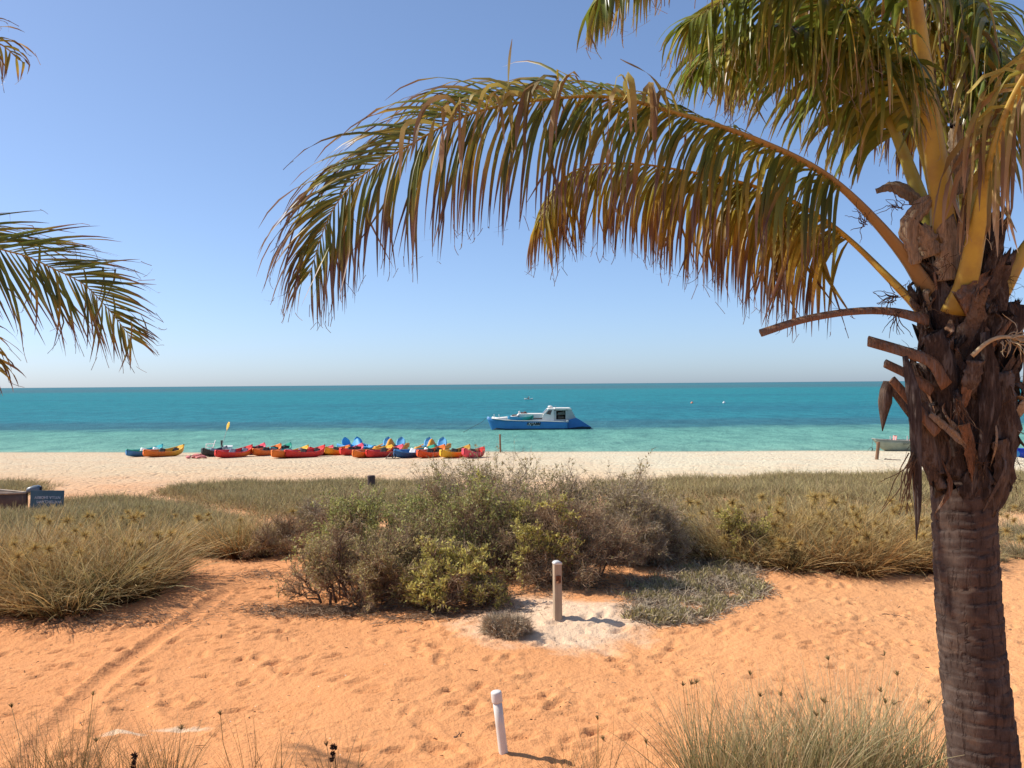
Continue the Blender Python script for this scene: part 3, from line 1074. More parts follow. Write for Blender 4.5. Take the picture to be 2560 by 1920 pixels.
for k in range(34):
    a_ = rt.uniform(1080, 1730)
    b_ = np.interp(a_, [1080, 1180, 1364, 1530, 1700, 1760], [325, 283, 248, 243, 285, 302])
    st = P(a_, b_, 5.76)
    up_ = rt.uniform(.02, .16) * (1.8 if k % 14 == 0 else 1)
    dx_ = rt.uniform(-.28, .10)
    pts_ = [st, st + np.array((dx_ * .4, -.03, up_)), st + np.array((dx_ * .9, -.07, up_ * .6)), st + np.array((dx_ * 1.2, -.10, -rt.uniform(.05, .22))), st + np.array((dx_ * 1.3, -.11, -rt.uniform(.2, .48)))]
    if k % 14 == 0:
        pts_ = pts_[:1] + [st + np.array((dx_ * .5, -.02, up_)), st + np.array((dx_ * 1.3, -.05, up_ * 1.5))]
    C_ = catmull(pts_, 12)
    tg_ = norm(np.gradient(C_, axis=0))
    an_ = np.linspace(0, rt.normal(0, 2.5), 12) + rt.uniform(0, 3)
    s0_ = norm(np.cross(tg_, np.array((.2, 1, .1))))
    n0_ = np.cross(tg_, s0_)
    ribbons(TORN, C_[None], (rt.uniform(.025, .045) * np.interp(np.linspace(0, 1, 12), [0, .3, .7, 1], [.5, 1, .8, .1]))[None], (s0_ * np.cos(an_)[:, None] + n0_ * np.sin(an_)[:, None])[None], np.array([rt.random()]))
stuff(obj('torn_leaflets', TORN.mesh('torn_leaflets'), M_leaf_s, palm))
build_frond(palm, W([(2330, 800, 6.05), (2230, 700, 6.12), (2140, 612, 6.2), (2060, 548, 6.25), (1960, 492, 6.3), (1850, 455, 6.35), (1720, 428, 6.4), (1580, 408, 6.45), (1470, 414, 6.5), (1402, 452, 6.5), (1358, 535, 6.5)]),
            'shorter yellowing frond with dry brown tips below the long one', t0=.24, n=60, extra=92, Lmax=.86, latA=((.1, .5, -.3), (-.3, .4, 0)), latB=((0, -.5, -.6), (-.1, -.3, -1)), fwd=(.3, .8), droopA=.75, droopB=.75,
            width=.030, seed=22, mat=M_leaf_b, rmat=M_rach_y, r0=.06, separate=True, rough=.16, prof=([0, .1, .3, .6, .85, 1], [.85, 1.08, 1, .82, .75, .55]))
# the fronds above
build_frond(palm, W([(2372, 600, 5.9), (2352, 470, 5.84), (2318, 250, 5.76), (2290, 20, 5.65), (2255, -180, 5.5), (2150, -350, 5.35), (1960, -350, 5.2), (1740, -290, 5.1), (1590, -150, 5.05), (1500, -10, 5.02)]), 'upright frond with a thick yellow stalk', t0=.34, n=109, Lmax=1.03, latA=((0, .8, .1), (-.2, .5, .3)), latB=((0, -.8, 0), (0, -.5, -.4)), fwd=(.45, .95), droopA=.5, droopB=.5,
            width=0.050, seed=23, mat=M_leaf_c, rmat=M_rach_y, r0=.075, rough=.16)
build_frond(palm, W([(2345, 640, 6.1), (2310, 520, 6.12), (2225, 300, 6.15), (2160, 180, 6.15), (2060, 95, 6.1), (1950, 65, 6.0), (1840, 85, 5.95), (1765, 150, 5.9)]), None, t0=.33, n=109, Lmax=0.96, latA=((-.3, .7, .1), (-.4, .6, .3)), latB=((.2, -.8, 0), (-.1, -.6, -.4)), fwd=(.5, .9), droopA=.38, droopB=.42,
            width=0.048, seed=24, mat=M_leaf_c, rmat=M_rach_g, r0=.055, rough=.18)
build_frond(palm, W([(2385, 640, 6.2), (2372, 420, 6.4), (2330, 200, 6.6), (2240, 20, 6.75), (2120, -60, 6.85), (1990, -20, 6.9), (1890, 90, 6.9), (1840, 190, 6.9)]), None, t0=.30, n=113, Lmax=1.01, latA=((-.2, .7, 0), (-.3, .6, 0)), latB=((.2, -.7, -.1), (0, -.6, -.3)), fwd=(.5, .9), droopA=.7, droopB=.7,
            width=0.050, seed=25, mat=M_leaf_b, rmat=M_rach_g, r0=.05, rough=.2)
build_frond(palm, W([(2420, 640, 6.2), (2445, 500, 6.3), (2480, 330, 6.35), (2490, 120, 6.4), (2450, -40, 6.4), (2370, -120, 6.4), (2280, -80, 6.4)]), None, t0=.36, n=85, Lmax=0.95, latA=((.4, .7, 0), (.2, .7, 0)), latB=((-.6, -.5, 0), (-.3, -.6, -.3)), fwd=(.4, .9), droopA=.8, droopB=.8,
            width=0.050, seed=26, mat=M_leaf_c, rmat=M_rach_y, r0=.055, rough=.2)
build_frond(palm, W([(2400, 640, 6.25), (2400, 440, 6.6), (2415, 250, 7.0), (2430, 90, 7.5), (2440, 0, 8.0), (2450, 20, 8.5), (2460, 120, 8.9)]), None, t0=.26, n=101, Lmax=1.01, latA=((1, 0, .1), (1, 0, 0)), latB=((-1, 0, .1), (-1, 0, 0)), fwd=(.5, 1.0), droopA=.55, droopB=.55,
            width=0.053, seed=27, mat=M_leaf_c, rmat=M_rach_g, r0=.05, rough=.18)
build_frond(palm, W([(2395, 780, 5.85), (2420, 690, 5.74), (2470, 450, 5.55), (2530, 260, 5.4), (2620, 120, 5.25), (2760, 30, 5.1), (2950, 40, 5.0), (3120, 180, 4.95)]), 'broken frond whose split leaflets hang dry and pale', t0=.30, n=44, Lmax=0.87, latA=((-.6, .4, 0), (-.2, .7, 0)), latB=((-.4, -.6, 0), (0, -.7, -.2)), fwd=(-.1, .8), droopA=1.3, droopB=1.3,
            width=0.040, seed=28, mat=M_leaf_s, rmat=M_rach_y, r0=.07, rough=.2)
build_frond(palm, W([(2450, 840, 6.0), (2500, 740, 6.0), (2580, 600, 6.0), (2720, 440, 6.0), (2900, 330, 6.0), (3100, 340, 6.0), (3280, 460, 6.0)]), None, t0=.3, n=63, Lmax=0.90, latA=((0, .8, 0), (0, .8, 0)), latB=((0, -.8, 0), (0, -.8, 0)), fwd=(.4, .9), droopA=.6, droopB=.6,
            width=0.045, seed=29, mat=M_leaf_b, rmat=M_rach_y, r0=.06)
build_frond(palm, W([(2410, 680, 6.15), (2440, 480, 6.2), (2520, 240, 6.3), (2640, 20, 6.4), (2800, -120, 6.5), (2980, -140, 6.6), (3120, -40, 6.6)]), None, t0=.28, n=81, Lmax=0.95, latA=((-.3, .8, 0), (0, .8, 0)), latB=((-.4, -.7, 0), (0, -.8, 0)), fwd=(.3, .9), droopA=.8, droopB=.8,
            width=0.050, seed=30, mat=M_leaf_c, rmat=M_rach_g, r0=.055)

build_frond(palm, W([(2360, 650, 6.0), (2330, 450, 5.95), (2260, 240, 5.9), (2185, 110, 5.85), (2100, 20, 5.8), (1980, -30, 5.7), (1850, -20, 5.65), (1730, 50, 5.6)]), None, t0=.36, n=104, Lmax=.92, latA=((-.3, .7, .1), (-.4, .6, .3)), latB=((.2, -.8, 0), (-.1, -.6, -.4)), fwd=(.4, .9), droopA=.45, droopB=.5,
            width=0.037, seed=31, mat=M_leaf_c, rmat=M_rach_g, r0=.045, rough=.2)

# ---- the palm standing outside the left edge; its fronds reach into view
YL = 6.2
lp = thing('coconut_palm', 'coconut palm of which only three frond ends show at the left edge of the view', 'palm tree', (0, 0, 0))
lb = P(-640, 960, YL)
lb[2] = float(gz(lb[0], YL)) - .15
build_trunk(lp, [lb, P(-625, 1500, YL), P(-610, 1100, YL), P(-600, 820, YL)], [.24, .21, .19, .15], 15)
for k in range(12):
    t = k / 11.
    c = P(-605, 1050, YL) + (P(-600, 780, YL) - P(-605, 1050, YL)) * t
    phi = k * 2.4
    outv = np.array((math.cos(phi), math.sin(phi), 0))
    g = plate([c + outv * .15, c + outv * .25 + np.array((0, 0, .2)), c + outv * .33 + np.array((0, 0, .42))], [.2, .24, .14, .1], outv, .02, .2, (k % 5) / 5, 10, .03, k)
    obj('leaf_base', g.mesh('leaf_base', True), M_husk, lp)
build_frond(lp, W([(-580, 820, 6.2), (-470, 660, 6.15), (-320, 580, 6.1), (-160, 575, 6.1), (0, 622, 6.1), (66, 640, 6.1), (133, 671, 6.1), (205, 707, 6.1), (255, 755, 6.1), (301, 809, 6.1), (330, 850, 6.1)]), 'drooping frond end with neat comb of leaflets', t0=.2, n=62, Lmax=.72,
            latA=((.2, .7, .0), (.5, .1, .8)), latB=((-.1, -.5, -.8), (-.35, -.1, -.95)), fwd=(.75, 1.0), extra=44, droopA=.10, droopB=.06, width=.026, brown=.2, seed=41, mat=M_leaf_a, rmat=M_rach_b, r0=.05, separate=True, rough=.05, upA=-.02, upB=0,
            prof=([0, .1, .3, .55, .8, .93, 1], [.6, .9, 1, 1, .68, .45, .3]))
build_frond(lp, W([(-590, 800, 6.2), (-560, 560, 6.1), (-460, 330, 6.0), (-330, 190, 5.95), (-200, 120, 5.9), (-80, 90, 5.9), (0, 110, 5.9), (48, 150, 5.9)]), None, t0=.25, n=46, Lmax=.55, latA=((.1, .7, .3), (.4, .1, .9)), latB=((0, -.7, -.2), (-.2, -.3, -.9)), fwd=(.5, 1.0), droopA=.25, droopB=.3,
            width=.03, seed=42, mat=M_leaf_b, rmat=M_rach_b, r0=.05)
build_frond(lp, W([(-570, 850, 6.2), (-460, 790, 6.1), (-330, 770, 6.05), (-200, 790, 6.0), (-100, 830, 6.0), (-40, 880, 6.0), (-5, 930, 6.0)]), None, t0=.2, n=44, Lmax=.55, latA=((.2, .7, .4), (.4, .1, .9)), latB=((0, -.7, -.5), (-.2, -.3, -.9)), fwd=(.5, 1.0), droopA=.3, droopB=.35,
            width=.03, seed=43, mat=M_leaf_b, rmat=M_rach_b, r0=.05)
build_frond(lp, W([(-610, 800, 6.3), (-680, 560, 6.4), (-820, 420, 6.5), (-1000, 380, 6.6), (-1180, 450, 6.6), (-1300, 600, 6.6)]), None, t0=.25, n=40, Lmax=.75, droopA=.6, droopB=.6, width=.036, seed=44, mat=M_leaf_a, rmat=M_rach_y, r0=.05)
build_frond(lp, W([(-600, 800, 6.3), (-600, 560, 6.8), (-590, 400, 7.4), (-560, 360, 8.1), (-540, 460, 8.7)]), None, t0=.25, n=40, Lmax=.75, latA=((1, 0, 0), (1, 0, 0)), latB=((-1, 0, 0), (-1, 0, 0)), droopA=.6, droopB=.6, width=.036, seed=45, mat=M_leaf_a, rmat=M_rach_g, r0=.05)
build_frond(lp, W([(-600, 800, 6.1), (-610, 520, 5.6), (-640, 300, 5.0), (-680, 250, 4.3), (-760, 400, 3.8)]), None, t0=.25, n=40, Lmax=.75, latA=((1, 0, 0), (1, 0, 0)), latB=((-1, 0, 0), (-1, 0, 0)), droopA=.6, droopB=.6, width=.036, seed=46, mat=M_leaf_a, rmat=M_rach_g, r0=.05)


def rebase(root, base):
    """put the thing's Empty at the foot of its trunk"""
    root.location = [float(v) for v in base]
    for ch in root.children:
        ch.location = [-float(v) for v in base]


rebase(palm, (tb2[0], YP, float(gz(tb2[0], YP))))
rebase(lp, (lb[0], YL, float(gz(lb[0], YL))))


# ------------------------------------------------------------------ grasses, shrubs and ground cover
STRAW = [(0, (.08, .038, .016)), (.2, (.20, .105, .04)), (.5, (.44, .29, .115)), (1, (.66, .50, .24))]  # russet root stops darkened to stand for shade low in the clump
STRAW_G = [(0, (.08, .045, .018)), (.25, (.18, .14, .05)), (.6, (.33, .28, .11)), (1, (.56, .44, .20))]  # root stop carries the same painted shade
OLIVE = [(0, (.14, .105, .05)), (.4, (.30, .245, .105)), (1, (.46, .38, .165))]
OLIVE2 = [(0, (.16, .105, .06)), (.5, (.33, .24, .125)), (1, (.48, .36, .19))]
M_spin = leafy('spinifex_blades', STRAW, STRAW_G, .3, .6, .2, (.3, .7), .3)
M_spin_r = leafy('spinifex_russet_blades', [(0, (.075, .03, .012)), (.3, (.22, .10, .032)), (.6, (.40, .22, .07)), (1, (.58, .38, .14))], STRAW, .3, .6, .2, (.4, .8), .3)  # russet blades, with shade at the foot painted into the root stop
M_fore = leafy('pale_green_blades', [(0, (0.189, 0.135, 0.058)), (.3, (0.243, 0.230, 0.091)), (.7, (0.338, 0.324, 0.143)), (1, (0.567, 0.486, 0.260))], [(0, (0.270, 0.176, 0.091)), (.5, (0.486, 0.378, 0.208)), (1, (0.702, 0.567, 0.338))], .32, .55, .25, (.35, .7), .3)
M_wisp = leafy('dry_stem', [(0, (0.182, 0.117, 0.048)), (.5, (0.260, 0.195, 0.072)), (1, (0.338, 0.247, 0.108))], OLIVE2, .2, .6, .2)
M_spin_pale = leafy('spinifex_grey_straw', [(0, (.12, .085, .05)), (.3, (.25, .20, .115)), (.7, (.42, .34, .19)), (1, (.60, .50, .30))], [(0, (.12, .10, .05)), (.5, (.28, .26, .12)), (1, (.44, .38, .2))], .3, .6, .2, (.4, .8), .3)
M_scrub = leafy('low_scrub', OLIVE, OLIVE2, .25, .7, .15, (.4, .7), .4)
M_seed = leafy('spinifex_seed_head', [(0, (.26, .14, .04)), (.5, (.55, .36, .10)), (1, (.72, .52, .20))], [(0, (.30, .2, .06)), (1, (.62, .50, .2))], .3, .6, .15)
M_burr = plain('dark_burr', (.055, .03, .022), .9, .1, .3, 30)
M_twig = leafy('dry_twig', [(0, (.29, .21, .135)), (1, (.48, .37, .24))], [(0, (.33, .265, .18)), (1, (.58, .48, .34))], .05, .85, .1, (.45, .8), .3)
M_twig_b = leafy('brown_twig', [(0, (.25, .16, .095)), (1, (.42, .28, .165))], [(0, (.32, .23, .14)), (1, (.52, .39, .25))], .05, .85, .1, (.45, .8), .3)
M_limb = plain('shrub_limb', (0.170, 0.104, 0.072), .9, .1, .35, 14, .4)
M_lf_green = leafy('shrub_leaf_green', [(0, (.27, .28, .08)), (1, (.40, .41, .13))], [(0, (.38, .35, .12)), (1, (.58, .52, .19))], .42, .5, .3, (.4, .9))
M_lf_yel = leafy('shrub_leaf_yellow_green', [(0, (.46, .40, .10)), (1, (.60, .53, .15))], [(0, (.36, .34, .09)), (1, (.66, .56, .2))], .42, .5, .3, (.5, .9))
M_lf_olive = leafy('shrub_leaf_olive', [(0, (.33, .28, .105)), (1, (.46, .395, .16))], [(0, (.38, .27, .14)), (1, (.54, .40, .21))], .42, .6, .2, (.4, .8))
M_succ = leafy('succulent_finger', [(0, (.28, .24, .12)), (.5, (.33, .31, .11)), (1, (.48, .38, .15))], [(0, (.28, .22, .15)), (1, (.45, .34, .18))], .15, .5, .3, (.4, .8))
M_deadmat = leafy('grey_dead_stem', [(0, (.31, .24, .16)), (1, (.46, .37, .26))], [(0, (.22, .16, .105)), (1, (.38, .29, .20))], .05, .9, .1)


def blades(g, roots, dirs, lengths, width, rng, bend=.35, segs=4, taper=None, gravity=.25):
    """n grass blades as tapering ribbons"""
    n = len(roots)
    d = norm(dirs)
    side_b = norm(rng.normal(0, 1, (n, 3)) * np.array((1, 1, .25)))
    bendv = norm(np.stack([d[:, 0], d[:, 1], np.zeros(n)], 1) + rng.normal(0, .5, (n, 3)) * np.array((1, 1, .2)))
    b_ = bend * rng.uniform(.2, 1.4, n)
    pts = [roots]
    cur = d.copy()
    for k in range(segs):
        cur = norm(cur + bendv * (b_ / segs)[:, None] + np.array((0, 0, -1.)) * (gravity * b_ / segs * (k + 1))[:, None])
        pts.append(pts[-1] + cur * (lengths / segs)[:, None])
    Pn = np.stack(pts, 1)
    tp = np.linspace(1, .12, segs + 1) if taper is None else taper
    Wd = (width * rng.uniform(.6, 1.3, n))[:, None] * tp[None]
    sd = norm(side_b - np.sum(side_b * d, 1)[:, None] * d)
    ribbons(g, Pn, Wd, sd, rng.random(n))
    return Pn


def tuft_mesh(n, h, r, lean, width, seed, bend=.5, up=1.0, segs=4, shade_thatch=0):
    rng = np.random.default_rng(seed)
    a, q = rng.uniform(0, 6.283, n), np.sqrt(rng.random(n))
    roots = np.stack([np.cos(a) * q * r, np.sin(a) * q * r, np.full(n, -.03)], 1)
    dirs = np.stack([np.cos(a) * q * lean, np.sin(a) * q * lean, np.full(n, up)], 1) + rng.normal(0, .16, (n, 3))
    L = h * rng.uniform(.45, 1.1, n)
    g = Geo()
    blades(g, roots, dirs, L, width, rng, bend, segs)
    if shade_thatch:
        # dead leaves added round the foot; shade there is put into their dark colour
        a, q = rng.uniform(0, 6.283, shade_thatch), np.sqrt(rng.random(shade_thatch))
        rt_ = np.stack([np.cos(a) * q * r * 1.3, np.sin(a) * q * r * 1.3, np.full(shade_thatch, -.03)], 1)
        dr_ = np.stack([np.cos(a) * q * lean, np.sin(a) * q * lean, np.full(shade_thatch, .8)], 1) + rng.normal(0, .3, (shade_thatch, 3))
        n0 = len(g.A)
        blades(g, rt_, dr_, h * rng.uniform(.22, .52, shade_thatch), width * 1.4, rng, .6, 2)
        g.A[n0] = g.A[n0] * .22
    return g.mesh('tuft')


def seed_head_mesh(seed, R=.105, n=120):
    rng = np.random.default_rng(seed)
    d = norm(rng.normal(0, 1, (n, 3)) + np.array((0, 0, .25)))
    L = R * rng.uniform(.7, 1.15, n)
    Pn = np.stack([d * (.008), d * (L * .55)[:, None], d * L[:, None] + np.array((0, 0, -.004))], 1)
    g = Geo()
    ribbons(g, Pn, np.full((n, 3), .0042) * np.array((1.3, 1, .5)), norm(np.cross(d, rng.normal(0, 1, (n, 3)))), rng.random(n))
    return g.mesh('seed_head')


TUFTS = [tuft_mesh(330, .78, .22, .95, .0115, 200 + k, .95, shade_thatch=170) for k in range(5)]
TUFTS_R = [tuft_mesh(330, .76, .22, 1.05, .0115, 220 + k, 1.0, shade_thatch=170) for k in range(4)]
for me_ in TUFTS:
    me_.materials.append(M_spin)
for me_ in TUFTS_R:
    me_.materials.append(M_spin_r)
TUFTS_P = [tuft_mesh(300, .78, .24, .9, .0105, 260 + k, .9, shade_thatch=110) for k in range(4)]
for me_ in TUFTS_P:
    me_.materials.append(M_spin_pale)
HEADS = [seed_head_mesh(240 + k) for k in range(3)]
for me_ in HEADS:
    me_.materials.append(M_seed)


def hummock(name, label, spots, n_heads, seed, scale=(.75, 1.3), russet=.35, heads_r=1.0, pale=False):
    """a spreading grass hummock: many tufts growing together"""
    rng = np.random.default_rng(seed)
    cx, cy = np.mean([s[0] for s in spots]), np.mean([s[1] for s in spots])
    root = thing(name, label, 'grass clump', (cx, cy, float(gz(cx, cy))))
    for (x, y, sc) in spots:
        me = TUFTS_P[rng.integers(len(TUFTS_P))] if pale and rng.random() < .8 else TUFTS_R[rng.integers(len(TUFTS_R))] if rng.random() < russet else TUFTS[rng.integers(len(TUFTS))]
        s = sc * rng.uniform(*scale)
        obj('tuft', me, None, root, (x - cx, y - cy, float(gz(x, y)) - root.location.z), (rng.normal(0, .08), rng.normal(0, .08), rng.uniform(0, 6.28)), s)
    for k in range(n_heads):
        x, y, sc = spots[rng.integers(len(spots))]
        x, y = x + rng.normal(0, .28), y + rng.normal(0, .28)
        obj('seed_head', HEADS[rng.integers(3)], None, root, (x - cx, y - cy, float(gz(x, y)) - root.location.z + sc * rng.uniform(.3, .72)), (0, 0, rng.uniform(0, 6)), rng.uniform(.6, 1.2) * heads_r)
    return root


def scatter_rect(rng, n, x0, x1, y0, y1, keep=None, dmin=0.0):
    out = []
    tries = 0
    while len(out) < n and tries < n * 60:
        tries += 1
        p = (rng.uniform(x0, x1), rng.uniform(y0, y1))
        if keep and not keep(*p):
            continue
        if dmin and any((p[0] - q[0]) ** 2 + (p[1] - q[1]) ** 2 < dmin * dmin for q in out):
            continue
        out.append(p)
    return out


rg = np.random.default_rng(500)
# big hummock at the left edge
ell = lambda cx, cy, rx, ry: (lambda x, y: ((x - cx) / rx) ** 2 + ((y - cy) / ry) ** 2 < 1)
sp = [(x, y, 1.12 * np.interp(y, [11.9, 13.4], [.9, 1.2])) for x, y in scatter_rect(rg, 70, -9.0, -5.2, 11.95, 14.9, lambda x, y: y > 12.0 + max(0, x + 5.7) * 1.6 and x < -5.2 - max(0, y - 13.2) * .45, .27)]
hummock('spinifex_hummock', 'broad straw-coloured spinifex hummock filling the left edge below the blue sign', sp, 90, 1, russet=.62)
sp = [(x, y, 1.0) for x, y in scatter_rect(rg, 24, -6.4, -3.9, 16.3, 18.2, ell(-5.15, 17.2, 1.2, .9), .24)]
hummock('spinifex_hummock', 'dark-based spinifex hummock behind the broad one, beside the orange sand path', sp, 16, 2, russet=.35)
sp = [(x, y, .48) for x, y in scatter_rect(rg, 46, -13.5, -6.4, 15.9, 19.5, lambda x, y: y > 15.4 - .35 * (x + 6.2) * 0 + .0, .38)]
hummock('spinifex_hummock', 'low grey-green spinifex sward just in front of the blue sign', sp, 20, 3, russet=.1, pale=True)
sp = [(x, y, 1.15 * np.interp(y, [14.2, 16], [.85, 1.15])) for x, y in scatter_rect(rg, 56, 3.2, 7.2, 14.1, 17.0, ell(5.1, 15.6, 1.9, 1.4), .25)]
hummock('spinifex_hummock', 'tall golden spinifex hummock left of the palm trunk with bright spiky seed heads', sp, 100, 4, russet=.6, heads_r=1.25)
sp = [(x, y, .8) for x, y in scatter_rect(rg, 26, 2.2, 4.3, 15.6, 18.6, None, .28)]
hummock('spinifex_hummock', 'feathery spinifex between the dark twiggy shrub and the golden hummock', sp, 24, 5, russet=.3, pale=True)
sp = [(x, y, .72) for x, y in scatter_rect(rg, 34, 7.0, 11.5, 15.4, 19.0, None, .34)]
hummock('spinifex_hummock', 'spinifex hummock showing to the right of the palm trunk', sp, 26, 6, russet=.25, pale=True)
sp = [(x, y, .55) for x, y in scatter_rect(rg, 50, 3.0, 9.5, 17.8, 22.0, None, .42)]
hummock('spinifex_hummock', 'pale spinifex sward behind the golden hummock', sp, 10, 7, russet=.1, pale=True)


# low scrub along the back of the beach: one mass each
def scrub_patch(name, label, poly_px, n, seed, h=.3, width=.013, mat=None):
    rng = np.random.default_rng(seed)
    poly = np.array([G(*p)[:2] for p in poly_px])
    lo, hi = poly.min(0), poly.max(0)

    def inside(p):
        x, y = p[:, 0], p[:, 1]
        r = np.zeros(len(p), bool)
        j = len(poly) - 1
        for i in range(len(poly)):
            xi, yi, xj, yj = *poly[i], *poly[j]
            c = ((yi > y) != (yj > y)) & (x < (xj - xi) * (y - yi) / (yj - yi + 1e-12) + xi)
            r ^= c
            j = i
        return r
    pts = np.zeros((0, 2))
    while len(pts) < n:
        q = rng.uniform(lo, hi, (n * 2, 2))
        den = .5 + .5 * np.sin(q[:, 0] * 1.7 + np.sin(q[:, 1] * 1.3) * 2) * np.sin(q[:, 1] * 1.9 + q[:, 0] * .4)
        q = q[inside(q + rng.normal(0, .35, q.shape)) & (rng.random(len(q)) < .35 + .65 * den)]
        pts = np.concatenate([pts, q])
    pts = pts[:n]
    m = 24
    R = np.repeat(pts, m, axis=0) + rng.normal(0, .13, (n * m, 2))
    roots = np.stack([R[:, 0], R[:, 1], gz(R[:, 0], R[:, 1]) - .02], 1)
    off = R - np.repeat(pts, m, axis=0)
    dirs = np.stack([off[:, 0] * 4, off[:, 1] * 4, np.ones(n * m)], 1) + rng.normal(0, .4, (n * m, 3))
    dirs[:, 2] = np.abs(dirs[:, 2]) + .15
    L = np.repeat(h * rng.uniform(.5, 1.15, n), m) * rng.uniform(.5, 1.1, n * m)
    g = Geo()
    blades(g, roots, dirs, L, width, rng, .6, 2, np.array((1, .8, .3)))
    o = obj(name, g.mesh(name), mat or M_scrub)
    return tag(o, label, 'low scrub', kind='stuff')


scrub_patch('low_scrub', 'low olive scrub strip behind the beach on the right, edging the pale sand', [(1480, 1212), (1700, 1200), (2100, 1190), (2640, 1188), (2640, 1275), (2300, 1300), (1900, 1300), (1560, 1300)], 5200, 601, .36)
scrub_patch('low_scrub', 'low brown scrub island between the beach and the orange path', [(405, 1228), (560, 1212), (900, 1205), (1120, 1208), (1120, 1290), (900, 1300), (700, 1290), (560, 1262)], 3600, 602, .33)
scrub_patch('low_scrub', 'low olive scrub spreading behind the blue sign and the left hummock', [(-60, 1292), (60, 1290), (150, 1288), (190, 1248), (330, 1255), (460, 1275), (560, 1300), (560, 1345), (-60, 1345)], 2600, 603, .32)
scrub_patch('low_scrub', 'small scrub patch beyond the blue sign at the left edge', [(-80, 1212), (40, 1206), (92, 1215), (88, 1236), (-80, 1244)], 500, 604, .34)


